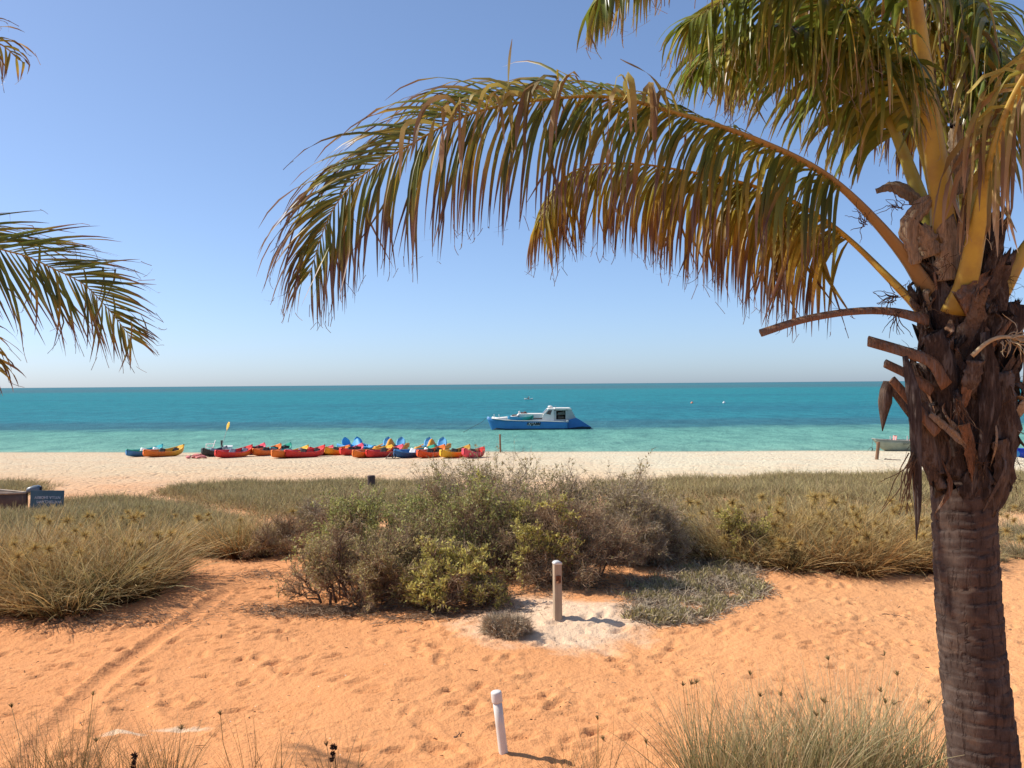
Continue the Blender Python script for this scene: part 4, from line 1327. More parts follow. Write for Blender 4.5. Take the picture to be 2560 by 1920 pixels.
# ---- shrubs
def shrub(name, label, cx, cy, rx, ry, h, seed, n0=26, n1=9, n2=8, n3=6, leaf=None, leaves=0, leaf_size=.03, twig=None, lean=(0, 0), limb_r=.014, cat='shrub', top_leaf=.0, lw=.5):
    rng = np.random.default_rng(seed)
    z0 = float(gz(cx, cy))
    root = thing(name, label, cat, (cx, cy, z0))

    def low(Pn):
        gx = gz(Pn[..., 0] + cx, Pn[..., 1] + cy) - z0
        Pn[..., 2] = np.maximum(Pn[..., 2], gx + .01 + .02 * rng.random(Pn.shape[:-1]))
        return Pn
    az = rng.uniform(0, 6.283, n0)
    el = np.arcsin(rng.uniform(.12, .98, n0))
    d = np.stack([np.cos(az) * np.cos(el) * rx, np.sin(az) * np.cos(el) * ry, np.sin(el) * h], 1) * rng.uniform(.72, 1.0, n0)[:, None]
    st = np.stack([np.cos(az) * rx, np.sin(az) * ry, np.zeros(n0)], 1) * rng.uniform(.05, .5, n0)[:, None]
    t = np.linspace(0, 1, 7)
    arch = np.sin(t * math.pi)[None, :, None] * np.array((0, 0, 1.)) * (.18 * h * rng.uniform(-.2, 1, n0))[:, None, None]
    L0 = st[:, None] * (1 - t[None, :, None]) + d[:, None] * t[None, :, None] + arch + rng.normal(0, .05 * h, (n0, 7, 3)) * np.sin(t * math.pi)[None, :, None]
    L0 += np.array((*lean, 0.)) * (t ** 1.5)[None, :, None] * h
    L0 = low(L0)
    gb = Geo()
    tubes(gb, L0, limb_r * rng.uniform(.6, 1.2, n0)[:, None] * np.linspace(1, .3, 7)[None], 5)

    def offshoots(par, n, length, outw, upw, rw, segs, tmin=.2):
        m, s, _ = par.shape
        idx = np.repeat(np.arange(m), n)
        tt = rng.uniform(tmin, 1.0, m * n) * (s - 1)
        i0 = np.minimum(tt.astype(int), s - 2)
        f = (tt - i0)[:, None]
        o = par[idx, i0] * (1 - f) + par[idx, i0 + 1] * f
        pd = norm(par[idx, i0 + 1] - par[idx, i0])
        ov = norm(o / np.array((rx, ry, h)))
        dr = norm(pd * .6 + ov * outw + np.array((0, 0, upw)) + rng.normal(0, rw, o.shape))
        Ls = length * rng.uniform(.45, 1.15, len(o))
        out = [o]
        for k in range(segs):
            dr = norm(dr + rng.normal(0, .28, o.shape))
            out.append(out[-1] + dr * (Ls / segs)[:, None])
        return low(np.stack(out, 1))
    S = (rx * ry * h) ** (1 / 3.)
    L1 = offshoots(L0, n1, .42 * S, .5, .25, .45, 4, .22)
    tubes(gb, L1, limb_r * .38 * rng.uniform(.6, 1.2, len(L1))[:, None] * np.linspace(1, .4, 5)[None], 4)
    stuff(obj('branches', gb.mesh('branches'), M_limb, root))
    L2 = offshoots(L1, n2, .22 * S, .4, .2, .6, 3)
    gt = Geo()
    ribbons(gt, L2, .0075 * rng.uniform(.6, 1.2, len(L2))[:, None] * np.linspace(1, .5, 4)[None], norm(rng.normal(0, 1, (len(L2), 3))), rng.random(len(L2)))
    L3 = offshoots(L2, n3, .11, .3, .2, .8, 2)
    ribbons(gt, L3, .0058 * rng.uniform(.6, 1.2, len(L3))[:, None] * np.linspace(1, .45, 3)[None], norm(rng.normal(0, 1, (len(L3), 3))), rng.random(len(L3)))
    stuff(obj('twigs', gt.mesh('twigs'), twig or M_twig, root))
    if leaf is not None and leaves:
        # leaves sit on the outer twigs, in sprigs
        rad = np.linalg.norm(L2[:, -1] / np.array((rx, ry, h)), axis=1)
        pr = np.clip((rad - .35) / .5, .03, 1) ** 1.5
        if top_leaf:
            pr = pr * (np.clip(L2[:, -1, 2] / h, 0, 1) ** top_leaf + .05)
        clump = .5 + .5 * np.sin(L2[:, -1, 0] * 5 + seed) * np.sin(L2[:, -1, 1] * 4.3 + seed) * np.sin(L2[:, -1, 2] * 5.7)
        pr = pr * (clump > .42)
        pick = rng.choice(len(L2), leaves, p=pr / pr.sum())
        f = rng.uniform(.2, 1, leaves)[:, None]
        base = L2[pick, 1] * (1 - f) + L2[pick, -1] * f + rng.normal(0, .012, (leaves, 3))
        dd = norm(norm(L2[pick, -1] - L2[pick, 1]) * .6 + rng.normal(0, .7, (leaves, 3)) + np.array((0, 0, .35)))
        ls = leaf_size * rng.uniform(.6, 1.3, leaves)
        Pn = np.stack([base, base + dd * (ls * .55)[:, None], base + dd * ls[:, None]], 1)
        Wd = ls[:, None] * lw * np.array((.25, 1, .12))[None]
        gl = Geo()
        sd = norm(np.cross(dd, rng.normal(0, 1, (leaves, 3))))
        rr = np.clip(.5 + .5 * np.sin(pick * 12.9898) * .8 + rng.normal(0, .12, leaves), 0, 1)
        ribbons(gl, Pn, Wd, sd, rr)
        stuff(obj('foliage', gl.mesh('foliage'), leaf, root))
    return root


def at(px, Y):
    return (px - CX) / F_PX * Y


shrub('dry_shrub', 'tallest grey-brown twiggy shrub at the back of the central thicket', -.15, 15.9, 1.85, 1.3, 1.66, 701, 56, 12, 10, 6, M_lf_olive, 20000, .036, M_twig, top_leaf=.25)
shrub('dry_shrub', 'grey-brown twiggy shrub with greenish top, right half of the central thicket', 1.55, 15.6, 1.5, 1.1, 1.36, 702, 48, 12, 10, 6, M_lf_olive, 15000, .036, M_twig, top_leaf=.25)
shrub('dry_shrub', 'bare dark twiggy shrub low behind the timber post', 0.75, 13.5, 1.1, .75, 1.05, 703, 42, 12, 10, 7, M_lf_olive, 3500, .03, M_twig_b)
shrub('dry_shrub', 'bare grey bush at the right end of the thicket with bleached branches', 1.95, 15.0, .85, .8, 1.1, 704, 38, 12, 10, 7, M_lf_olive, 5500, .03, M_twig)
shrub('leafy_shrub', 'grey-green leafy shrub on the upper left of the thicket', -2.0, 15.0, 1.3, .9, 1.2, 705, 46, 11, 9, 3, M_lf_green, 24000, .045, M_twig_b)
shrub('leafy_shrub', 'low olive shrub with dark crooked limbs spilling onto the sand', -2.15, 12.85, 1.1, .75, .8, 706, 40, 11, 9, 5, M_lf_olive, 15000, .036, M_twig_b, top_leaf=.5, limb_r=.02)
shrub('leafy_shrub', 'bright yellow-green leafy shrub at the front of the thicket', -.88, 12.3, .62, .45, .86, 707, 26, 9, 9, 4, M_lf_yel, 8500, .046, M_twig_b)
shrub('leafy_shrub', 'yellow-green sprigs growing up through twigs behind the timber post', .3, 13.2, .66, .45, 1.12, 708, 20, 9, 8, 4, M_lf_yel, 5200, .046, M_twig_b, top_leaf=1.0)
shrub('leafy_shrub', 'mixed green and brown bush in the middle of the thicket', -.55, 13.8, 1.35, .85, 1.22, 709, 46, 11, 10, 5, M_lf_green, 13000, .042, M_twig_b, top_leaf=.4)
shrub('leafy_shrub', 'loose grey shrub on the far left of the thicket by the dark post', -3.5, 17.6, .8, .7, .7, 710, 30, 10, 9, 5, M_lf_olive, 5200, .034, M_twig)
shrub('leafy_shrub', 'small bright green bush beside the golden spinifex hummock', 3.75, 14.9, .45, .35, .95, 711, 16, 8, 8, 3, M_lf_yel, 4600, .04, M_twig_b)
shrub('leafy_shrub', 'spreading brown-olive bush filling the middle front of the thicket', -1.45, 13.2, .95, .6, .85, 716, 34, 10, 9, 5, M_lf_olive, 9000, .036, M_twig_b, top_leaf=.3)
shrub('leafy_shrub', 'small yellow sprig poking out near the middle top of the thicket', -.75, 14.55, .35, .3, 1.42, 714, 10, 7, 7, 3, M_lf_yel, 1500, .044, M_twig_b, top_leaf=1.5)
shrub('leafy_shrub', 'low pale yellow-green sprig at the foot of the thicket left of the pale sand', -.35, 12.15, .35, .28, .42, 715, 14, 7, 7, 3, M_lf_yel, 2000, .04, M_twig_b)
shrub('dry_shrub', 'dark dead brush at the foot of the rear left hummock', -4.1, 16.4, .6, .45, .6, 712, 22, 9, 9, 5, M_lf_olive, 900, .03, M_twig_b)
shrub('dry_shrub', 'tiny dry tussocky bush alone on the sand below the timber post', *G(1270, 1588)[:2], .30, .2, .2, 713, 30, 8, 7, 5, None, 0, .03, M_twig, limb_r=.005)


# ---- creeping succulent mat right of the timber post
def mat_patch():
    rng = np.random.default_rng(801)
    n = 1250
    y = rng.uniform(11.35, 15.0, n)
    f = (y - 11.35) / 3.65
    cxm = 1.85 + f * 1.55
    half = np.interp(f, [0, .2, .45, .7, 1], [.35, .62, .95, .8, .35])
    x = cxm + rng.uniform(-1, 1, n) * half + rng.normal(0, .05, n)
    keep = (np.sin(x * 4.3 + 1) * np.sin(y * 3.7 + 1) > -.62)
    x, y = x[keep], y[keep]
    n = len(x)
    m = 16
    X = np.repeat(x, m) + rng.normal(0, .05, n * m)
    Y_ = np.repeat(y, m) + rng.normal(0, .05, n * m)
    roots = np.stack([X, Y_, gz(X, Y_)], 1)
    dirs = rng.normal(0, .38, (n * m, 3)) + np.array((0, 0, 1.))
    g = Geo()
    tt = np.array((.7, 1, .95, .35))
    liveclump = (np.sin(x * 5.1 + 2) * np.sin(y * 4.3) > -.12)
    lv = np.repeat(liveclump, m)
    blades(g, roots[lv], dirs[lv], rng.uniform(.05, .12, lv.sum()), .014, rng, .3, 3, tt)
    o = stuff(obj('succulent_mat', g.mesh('succulent_mat'), M_succ))
    tag(o, 'creeping succulent mat with stubby olive fingers to the right of the timber post', 'ground cover')
    g = Geo()
    k = 15000
    idx = rng.integers(0, n, k)
    X, Y_ = x[idx] + rng.normal(0, .10, k), y[idx] + rng.normal(0, .09, k)
    roots = np.stack([X, Y_, gz(X, Y_) + rng.uniform(0, .04, k)], 1)
    dirs = rng.normal(0, 1, (k, 3)) * np.array((1, 1, .3))
    dirs[:, 2] = np.abs(dirs[:, 2]) + rng.uniform(-.1, .6, k)
    blades(g, roots, dirs, rng.uniform(.06, .2, k), .008, rng, .8, 3, np.array((1, 1, .8, .5)))
    o = stuff(obj('dead_stems', g.mesh('dead_stems'), M_deadmat))
    tag(o, 'grey dead stems tangled through the succulent mat', 'ground cover')


mat_patch()


# ---- leaf litter and twig debris under the shrubs
M_litter = leafy('twig_litter', [(0, (.20, .125, .075)), (1, (.30, .20, .125))], [(0, (.14, .085, .055)), (1, (.25, .165, .10))], .05, .9, .1)


def litter():
    rng = np.random.default_rng(820)
    spots = [(-2.5, 12.35, 1.0, .22, 2200), (-1.0, 11.95, .6, .2, 1100), (.25, 12.75, .5, .25, 900), (-5.6, 11.75, 1.3, .2, 1500), (-3.9, 14.6, .5, .4, 500), (5.0, 14.6, 1.3, .25, 1400), (2.3, 13.6, .8, .3, 900), (.9, 13.0, .6, .2, 700), (-.2, 11.8, .5, .2, 250)]
    g = Geo()
    for sx, sy, rx, ry, n in spots:
        x, y = rng.normal(sx, rx * .6, n), rng.normal(sy, ry * .8, n)
        roots = np.stack([x, y, gz(x, y) + rng.uniform(.0, .035, n)], 1)
        dirs = rng.normal(0, 1, (n, 3)) * np.array((1, .8, .12))
        blades(g, roots, dirs, rng.uniform(.04, .22, n), .008, rng, .6, 2, np.array((.7, 1, .5)))
    o = obj('twig_litter', g.mesh('twig_litter'), M_litter)
    tag(o, 'grey twig and leaf litter strewn under the shrubs', 'litter', kind='stuff')


litter()


def sand_debris():
    rng = np.random.default_rng(840)
    g = Geo()
    n = 1500
    x, y = rng.uniform(-6.5, 7, n), rng.uniform(6.8, 13.5, n)
    roots = np.stack([x, y, gz(x, y) + rng.uniform(.004, .02, n)], 1)
    dirs = rng.normal(0, 1, (n, 3)) * np.array((1, .7, .1))
    big = rng.random(n) < .1
    blades(g, roots, dirs, np.where(big, rng.uniform(.06, .16, n), rng.uniform(.012, .04, n)), .009, rng, .6, 2, np.array((.8, 1, .5)))
    o = obj('sand_debris', g.mesh('sand_debris'), M_litter)
    tag(o, 'small dark leaf and twig scraps scattered over the open orange sand', 'litter', kind='stuff')


sand_debris()


# ---- grasses close to the viewer
def grass_clump(name, label, x, y, n, h, r, lean, width, seed, mat, heads=0, bend=.4, cat='grass clump', head_mat=None, hs=.03):
    rng = np.random.default_rng(seed)
    z = float(gz(x, y))
    root = thing(name, label, cat, (x, y, z))
    me = tuft_mesh(n, h, r, lean, width, seed, bend, 1.0, 5, n // 4)
    stuff(obj('blades', me, mat, root))
    for k in range(heads):
        g = Geo()
        m = 16
        d = norm(rng.normal(0, .45, (m, 3)) + np.array((0, 0, 1.)))
        Pn = np.stack([np.zeros((m, 3)), d * hs * .6, d * hs * 1.3], 1)
        ribbons(g, Pn, np.full((m, 3), .007) * np.array((1, 1, .3)), norm(rng.normal(0, 1, (m, 3))), rng.random(m))
        a, q = rng.uniform(0, 6.28), math.sqrt(rng.random())
        hh = h * rng.uniform(.62, .95)
        top = np.array((math.cos(a) * q * (r + lean * hh * .55), math.sin(a) * q * (r + lean * hh * .55), hh))
        bt = np.array((math.cos(a) * q * r, math.sin(a) * q * r, 0))
        ribbons(g, (np.stack([bt, bt * .4 + top * .6 + rng.normal(0, .01, 3), top]) - top)[None], np.full((1, 3), .005), np.array([[.8, .6, 0]]), np.array([rng.random()]))
        obj('seed_head', g.mesh('seed_head'), head_mat or M_wisp, root, top)
    return root


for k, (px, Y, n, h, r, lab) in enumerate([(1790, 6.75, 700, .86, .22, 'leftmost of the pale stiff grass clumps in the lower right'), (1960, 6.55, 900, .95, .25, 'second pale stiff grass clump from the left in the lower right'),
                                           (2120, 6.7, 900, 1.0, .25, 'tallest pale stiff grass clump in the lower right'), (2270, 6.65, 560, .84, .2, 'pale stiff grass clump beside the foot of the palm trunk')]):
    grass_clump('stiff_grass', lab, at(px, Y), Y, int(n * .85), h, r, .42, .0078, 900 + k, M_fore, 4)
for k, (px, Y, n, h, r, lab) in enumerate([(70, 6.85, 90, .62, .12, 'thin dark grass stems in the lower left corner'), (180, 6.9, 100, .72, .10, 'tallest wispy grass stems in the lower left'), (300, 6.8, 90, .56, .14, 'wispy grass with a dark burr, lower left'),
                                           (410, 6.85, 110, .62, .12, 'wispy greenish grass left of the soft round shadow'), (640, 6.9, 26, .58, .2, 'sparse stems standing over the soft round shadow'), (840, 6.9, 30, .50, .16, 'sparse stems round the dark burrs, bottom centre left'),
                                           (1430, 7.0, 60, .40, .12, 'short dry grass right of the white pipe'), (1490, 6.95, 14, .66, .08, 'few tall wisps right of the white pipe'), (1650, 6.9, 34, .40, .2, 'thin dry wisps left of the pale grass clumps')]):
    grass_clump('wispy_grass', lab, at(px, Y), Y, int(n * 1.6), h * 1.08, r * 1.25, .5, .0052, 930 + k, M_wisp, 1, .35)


def burr_stalk(label, px, py, Y, seed):
    rng = np.random.default_rng(seed)
    top = P(px, py, Y)
    base = np.array((top[0] + .02, Y, float(gz(top[0], Y))))
    root = thing('burr_weed', label, 'weed', base)
    g = Geo()
    tubes(g, catmull([np.zeros(3), (top - base) * .5 + np.array((.01, 0, 0)), top - base], 8), np.linspace(.004, .003, 8), 5)
    obj('stem', g.mesh('stem'), M_burr, root)
    for k, (dz, rr) in enumerate([(0, .024), (-.045, .017), (-.085, .019)]):
        g = Geo()
        n = 60
        d = norm(rng.normal(0, 1, (n, 3)))
        Pn = np.stack([d * rr * .2, d * rr * .8, d * rr * 1.25], 1)
        ribbons(g, Pn, np.full((n, 3), .010) * np.array((1, 1, .2)), norm(rng.normal(0, 1, (n, 3))), rng.random(n))
        obj('burr', g.mesh('burr'), M_burr, root, top - base + np.array((-.006 * k, 0, dz)))


burr_stalk('dried weed with dark burrs, standing alone at bottom centre left', 834, 1868, 6.6, 951)
burr_stalk('dried weed with dark burrs among the lower left grass', 336, 1890, 6.4, 952)


# ------------------------------------------------------------------ kayaks and the other beach craft
def blend_plastic(name, ca, cb, mid=.5, soft=.18):
    """roto-moulded plastic: two colours run into each other along the hull"""
    b = NT(name)
    al = b.attr('along')
    f = b.math('MULTIPLY_ADD', b.math('SUBTRACT', b.noise(3.5, 4, .6, obj_pos(b)), .5), .35, al)
    c = b.ramp(f, [(max(0, mid - soft), ca), (min(1, mid + soft), cb)])
    sc = b.noise(14, 4, .7, obj_pos(b))
    c = b.mix(b.math('MULTIPLY', b.ramp(sc, [(.52, (0, 0, 0)), (.75, (1, 1, 1))]), .25), c, (.55, .45, .35))
    return b.done(b.principled(c, .55, .3, b.bump(b.noise(30, 2, .5, obj_pos(b)), .06, .01)))


RED, ORANGE, YEL, PINK, BLUE, TEAL, GRN, NAVY = (.72, .036, .026), (.86, .19, .02), (.86, .44, .025), (.78, .075, .11), (.045, .21, .46), (.03, .42, .44), (.012, .32, .20), (.02, .07, .17)
M_black = plain('black_webbing', (.025, .025, .028), .75, .2, .3, 20)
M_white = plain('white_plastic', (.74, .72, .68), .45, .4, .08, 6)
M_grey = plain('grey_pad', (.17, .20, .25), .8, .2, .3, 12)
M_pinkpad = plain('faded_pink_fabric', (.62, .22, .20), .85, .15, .25, 9)


def kayak_meshes(L=3.8, beam=.82, depth=.33, bow=.34, stern=.1):
    m = 33
    u = np.linspace(-1, 1, m)
    b = beam / 2 * np.where(u > 0, np.clip(1 - np.abs(u) ** 2.4, 0, 1) ** .8, np.clip(1 - np.abs(u) ** 3.6, 0, 1) ** .55) + .018
    zs = depth + np.where(u > 0, bow, stern) * np.abs(u) ** 2.6
    zk = .015 + np.where(u > 0, bow * .78, stern * .9) * np.abs(u) ** 4.5
    x = u * L / 2
    a = np.linspace(-math.pi / 2, math.pi / 2, 15)
    ya = np.sign(np.sin(a)) * np.abs(np.sin(a)) ** .72
    za = 1 - np.abs(np.cos(a)) ** .62
    hull = np.zeros((m, 15, 3))
    hull[:, :, 0] = x[:, None]
    hull[:, :, 1] = b[:, None] * ya[None]
    hull[:, :, 2] = zk[:, None] + (zs - zk)[:, None] * za[None]
    g = Geo()
    loft(g, hull, cap=False, along=(u + 1) / 2)
    hm = g.mesh('hull', True)
    # deck: rolled rim, then a sunken well with two seats
    win = np.clip((.80 - np.abs(u)) / .14, 0, 1)
    win = win * win * (3 - 2 * win)
    yy = np.array((-1.0, -1.035, -.97, -.86, -.74, -.45, 0, .45, .74, .86, .97, 1.035, 1.0))
    prof = np.array((0, .022, .05, .045, -.55, -.62, -.62, -.62, -.55, .045, .05, .022, 0))
    deck = np.zeros((m, 13, 3))
    deck[:, :, 0] = x[:, None]
    deck[:, :, 1] = b[:, None] * yy[None]
    dz = np.where(prof < 0, prof * .34, prof)
    flat = np.array((0, .022, .05, .055, .06, .075, .08, .075, .06, .055, .05, .022, 0))
    deck[:, :, 2] = zs[:, None] + win[:, None] * dz[None] + (1 - win[:, None]) * flat[None] * .9
    g = Geo()
    loft(g, deck, along=(u + 1) / 2)
    dm = g.mesh('deck', True)
    seat = []
    for sx in (-.62, .72):
        g = Geo()
        s = []
        for t in np.linspace(0, 1, 8):
            w = .25 * (1 - .25 * t)
            px = sx + .34 * min(t * 2, 1) if t < .5 else sx + .34 + .10 * (t - .5) * 2
            pz = depth - .15 if t < .5 else depth - .15 + (t - .5) * 2 * .30
            s.append([(px, -w, pz + .03), (px, -w * .6, pz), (px, 0, pz - .005), (px, w * .6, pz), (px, w, pz + .03)])
        outer = np.array(s)
        inner = outer + np.array((.025, 0, -.03))
        loft(g, np.concatenate([outer, inner[:, ::-1]], 1), closed=True, cap=True)
        seat.append(g.mesh('seat', True))
    han = []
    for s in (-1, 1):
        zt = depth + (bow if s > 0 else stern) + .03
        g = Geo()
        tubes(g, catmull([(s * (L / 2 - .16), -.03, zt - .03), (s * (L / 2 - .05), 0, zt + .03), (s * (L / 2 + .02), .02, zt - .04), (s * (L / 2 + .03), .05, zt - .12)], 10), np.full(10, .012), 5)
        han.append(g.mesh('carry_handle', True))
    g = Geo()
    for sx in (-1.1, .15):
        tubes(g, catmull([(sx, -beam / 2 * .95, depth + .05), (sx + .1, 0, depth + .02), (sx, beam / 2 * .95, depth + .05)], 8), np.full(8, .011), 4)
    strap = g.mesh('strap')
    return hm, dm, seat, han, strap


KM = kayak_meshes()
KSHORT = kayak_meshes(2.95, .74, .32, .24, .18)


def kayak(label, near, far_x, ca, cb, mid=.5, inner=None, seat=None, meshes=KM, L=3.8, group='kayaks lined up on the beach', zoff=0.0, rx=0.0):
    """near = pixel of the near end on the sand; far_x = pixel column of the far tip"""
    c = G(*near)
    Yn = c[1]
    fx = P(far_x, 1115, Yn + L * .78)[0]
    dx = np.clip(fx - c[0], -L * .95, L * .95)
    ang = math.acos(dx / L)
    d = np.array((math.cos(ang), math.sin(ang), 0))
    ctr = c + d * L / 2
    zc = float(gz(ctr[0], ctr[1]))
    za, zb = float(gz(*(ctr - d * L * .35)[:2])), float(gz(*(ctr + d * L * .35)[:2]))
    root = thing('kayak', label, 'kayak', (ctr[0], ctr[1], .5 * (za + zb) + zoff), ang, group)
    rx = .08 + .14 * ((near[0] * 7) % 10) / 10
    root.rotation_euler = (rx, -math.atan2(zb - za, L * .7), ang)
    hm, dm, seats, hans, strap = meshes
    hull_m = blend_plastic('kayak_plastic', ca, cb, mid)
    inn = blend_plastic('kayak_deck_plastic', *(inner or (ca, cb)), mid)
    h = hm.copy()
    h.materials.clear()
    obj('hull', h, hull_m, root)
    dk = dm.copy()
    dk.materials.clear()
    dko = obj('deck', dk, inn, root)
    for s in seats:
        s2 = s.copy()
        s2.materials.clear()
        obj('seat', s2, seat or M_black, root)
    for s in hans:
        obj('carry_handle', s, M_black, root)
    st = strap.copy()
    st.materials.clear()
    obj('strap', st, M_black, dko)
    return root


Lr = lambda c, k: tuple(min(1, v * k) for v in c)
kayak('blue kayak with green deck, half hidden behind the leftmost orange one', (316, 1143), 392, BLUE, Lr(BLUE, 1.2), inner=(GRN, TEAL), seat=M_white)
kayak('orange and yellow kayak lying apart from the row with its bow raised', (358, 1144), 446, ORANGE, YEL, .55)
kayak('red and orange kayak with black gear, nearest to the white chair', (538, 1146), 618, RED, ORANGE, .5, inner=(RED, RED), seat=M_grey)
kayak('pinkish red kayak behind the red and orange one', (610, 1138), 650, PINK, Lr(PINK, 1.1))
kayak('orange kayak third from the white chair', (631, 1141), 690, ORANGE, Lr(ORANGE, 1.1))
kayak('teal kayak with grey bow, squeezed between orange kayaks', (676, 1137), 716, (.16, .24, .34), TEAL, .35, inner=(TEAL, GRN))
kayak('orange kayak with blue bow strap and high pale bow', (680, 1147), 762, ORANGE, Lr(ORANGE, 1.15), inner=(ORANGE, YEL), seat=M_grey)
kayak('long red kayak in the middle of the row', (712, 1146), 804, RED, Lr(RED, 1.1))
kayak('short red kayak in front of the blue pedal boat', (773, 1140), 826, RED, PINK, meshes=KSHORT, L=2.95)
kayak('yellow-orange kayak in front of the blue pedal boat', (811, 1139), 867, YEL, ORANGE, .8, meshes=KSHORT, L=2.95)
kayak('red kayak pointing at the first yellow pedal boat', (853, 1140), 898, RED, PINK)
kayak('orange kayak with yellow deck below the first yellow pedal boat', (881, 1146), 976, ORANGE, Lr(ORANGE, 1.1), inner=(ORANGE, YEL))
kayak('red kayak fading to yellow at its far end', (916, 1146), 1003, RED, YEL, .66, inner=(RED, PINK))
kayak('dark blue kayak with teal bow, beside a trolley', (984, 1146), 1082, (.025, .10, .25), (.03, .2, .42), .7, inner=(BLUE, GRN), seat=M_white)
kayak('bright orange-red kayak in front of the second yellow pedal boat', (1044, 1147), 1104, (.68, .085, .018), ORANGE)
kayak('golden yellow kayak second from the right end of the row', (1102, 1147), 1169, YEL, (.76, .42, .04), inner=(YEL, (.6, .3, .03)))
kayak('pinkish red short kayak at the right end of the row', (1158, 1146), 1205, PINK, RED, meshes=KSHORT, L=2.95)
kayak('old black and grey kayak under a heap of faded gear', (505, 1143), 556, (.04, .05, .045), (.12, .13, .12), .5, meshes=KSHORT, L=2.95, inner=((.08, .09, .08), (.05, .06, .08)), seat=M_grey)

# gear around the chair
rgk = np.random.default_rng(12)


def life_vest(label, px, py, yaw, mat, seed, z=0.0):
    rng = np.random.default_rng(seed)
    c = G(px, py)
    root = thing('life_vest', label, 'life vest', (c[0], c[1], c[2] + z), yaw, 'life vests thrown on the sand')
    for s in (-1, 1):
        g = Geo()
        sec = []
        for t in np.linspace(0, 1, 9):
            w = .15 * (1 - .3 * t ** 2) * (.55 + .45 * math.sin(min(1, t * 3 + .2) * math.pi / 2))
            th = .07 * (.5 + .5 * math.sin(math.pi * (.1 + .8 * t)))
            a = np.arange(10) * 2 * math.pi / 10
            cxp = s * (.17 - .04 * t)
            sec.append(np.stack([cxp + np.cos(a) * w, np.full(10, -.28 + .56 * t), .08 + .03 * math.sin(5 * t + s) + np.sin(a) * th], 1))
        loft(g, np.array(sec), closed=True, cap=True)
        obj('foam_panel', g.mesh('foam_panel', True), mat, root)
    g = Geo()
    for y in (-.12, .1):
        tubes(g, catmull([(-.3, y, .1), (0, y, .15), (.3, y, .1)], 8), np.full(8, .014), 5)
    obj('buckle_strap', g.mesh('buckle_strap'), M_black, root)


life_vest('faded pink life vest lying flat at the left end of the gear', 478, 1146, .4, M_pinkpad, 1)
life_vest('faded pink life vest heaped on the gear left of the red kayak', 496, 1143, 1.2, M_pinkpad, 2, .05)
life_vest('faded pink life vest crumpled between gear and sand', 502, 1146, 2.1, M_pinkpad, 3)


def plastic_chair():
    c = G(524, 1133)
    t = thing('plastic_chair', 'white plastic armchair standing at the water side of the gear', 'chair', c, math.radians(-160))
    # local: faces +x
    sh = []
    for y in np.linspace(-1, 1, 9):
        sh.append([(.24, y * .24, .42 - .02 * (1 - y * y)), (.0, y * .23, .405 - .02 * (1 - y * y)), (-.22, y * .2, .40 - .015 * (1 - y * y)), (-.22, y * .2, .38), (.0, y * .23, .385), (.24, y * .24, .40)])
    g = Geo()
    loft(g, np.array(sh), closed=True, cap=True)
    obj('seat', g.mesh('seat', True), M_white, t)
    back = obj('backrest', None, None, t) if False else None
    g = Geo()
    fr = [(-.22, -.22, .40), (-.30, -.23, .62), (-.36, -.17, .80), (-.38, 0, .86), (-.36, .17, .80), (-.30, .23, .62), (-.22, .22, .40)]
    tubes(g, catmull(fr, 26), np.full(26, .022), 6)
    bk = obj('backrest', g.mesh('backrest', True), M_white, t)
    for y in (-.14, -.07, 0, .07, .14):
        zt = .86 - .045 * (y / .14) ** 2
        g = plate([(-.215, y * .9, .41), (-.29, y, .62), (-.375, y * .95, zt)], [.045, .05, .045], (1, 0, .3), .012, .05, 0, 8)
        obj('slat', g.mesh('slat', True), M_white, bk)
    for s in (-1, 1):
        g = plate([(.22, s * .27, .63), (.05, s * .275, .645), (-.15, s * .27, .64), (-.31, s * .235, .64)], [.06, .065, .055, .04], (0, 0, 1), .025, .1, 0, 12)
        obj('armrest', g.mesh('armrest', True), M_white, t)
        g = Geo()
        tubes(g, catmull([(.21, s * .27, .63), (.235, s * .26, .42), (.28, s * .29, .0)], 10), np.linspace(.026, .018, 10), 6)
        obj('leg', g.mesh('leg', True), M_white, t)
        g = Geo()
        tubes(g, catmull([(-.22, s * .21, .40), (-.27, s * .235, .2), (-.33, s * .26, .0)], 10), np.linspace(.026, .018, 10), 6)
        obj('leg', g.mesh('leg', True), M_white, t)


plastic_chair()


def timber_post(name, label, base, height, r, mat, lean=(0, 0), square=False, cap=None):
    rng = np.random.default_rng(int(abs(base[0] * 100)) + 3)
    root = thing(name, label, 'post', base)
    k = 12
    zs = np.concatenate([[-.2], np.linspace(0, height, 14), [height + r * .12]])
    sec = []
    for i, z in enumerate(zs):
        a = np.arange(k) * 2 * math.pi / k
        rr = r * (1 + .05 * np.sin(3 * a + z * 5) + rng.normal(0, .012, k)) * (.86 if i == len(zs) - 1 else 1)
        f = max(z, 0) / height
        sec.append(np.stack([np.cos(a) * rr + lean[0] * f, np.sin(a) * rr + lean[1] * f, np.full(k, z)], 1))
    g = Geo()
    loft(g, np.array(sec), closed=True, cap=True)
    obj('timber', g.mesh('timber', True), mat, root)
    return root


def timber_material(name, c0, c1):
    b = NT(name)
    p = obj_pos(b)
    n = b.noise(22, 4, .65, b.mapping(p, (1, 1, .1)))
    m = b.noise(3, 3, .6, p)
    c = b.ramp(b.math('MULTIPLY_ADD', m, .4, b.math('MULTIPLY', n, .6)), [(.35, c0), (.65, c1)])
    return b.done(b.principled(c, .85, .15, b.bump(n, .4, .01)))


M_tdark = timber_material('dark_timber', (.07, .05, .045), (.14, .10, .085))
M_tbrown = timber_material('brown_timber', (.17, .095, .055), (.30, .17, .10))
M_tgrey = timber_material('pale_grey_timber', (.33, .245, .165), (.46, .355, .25))

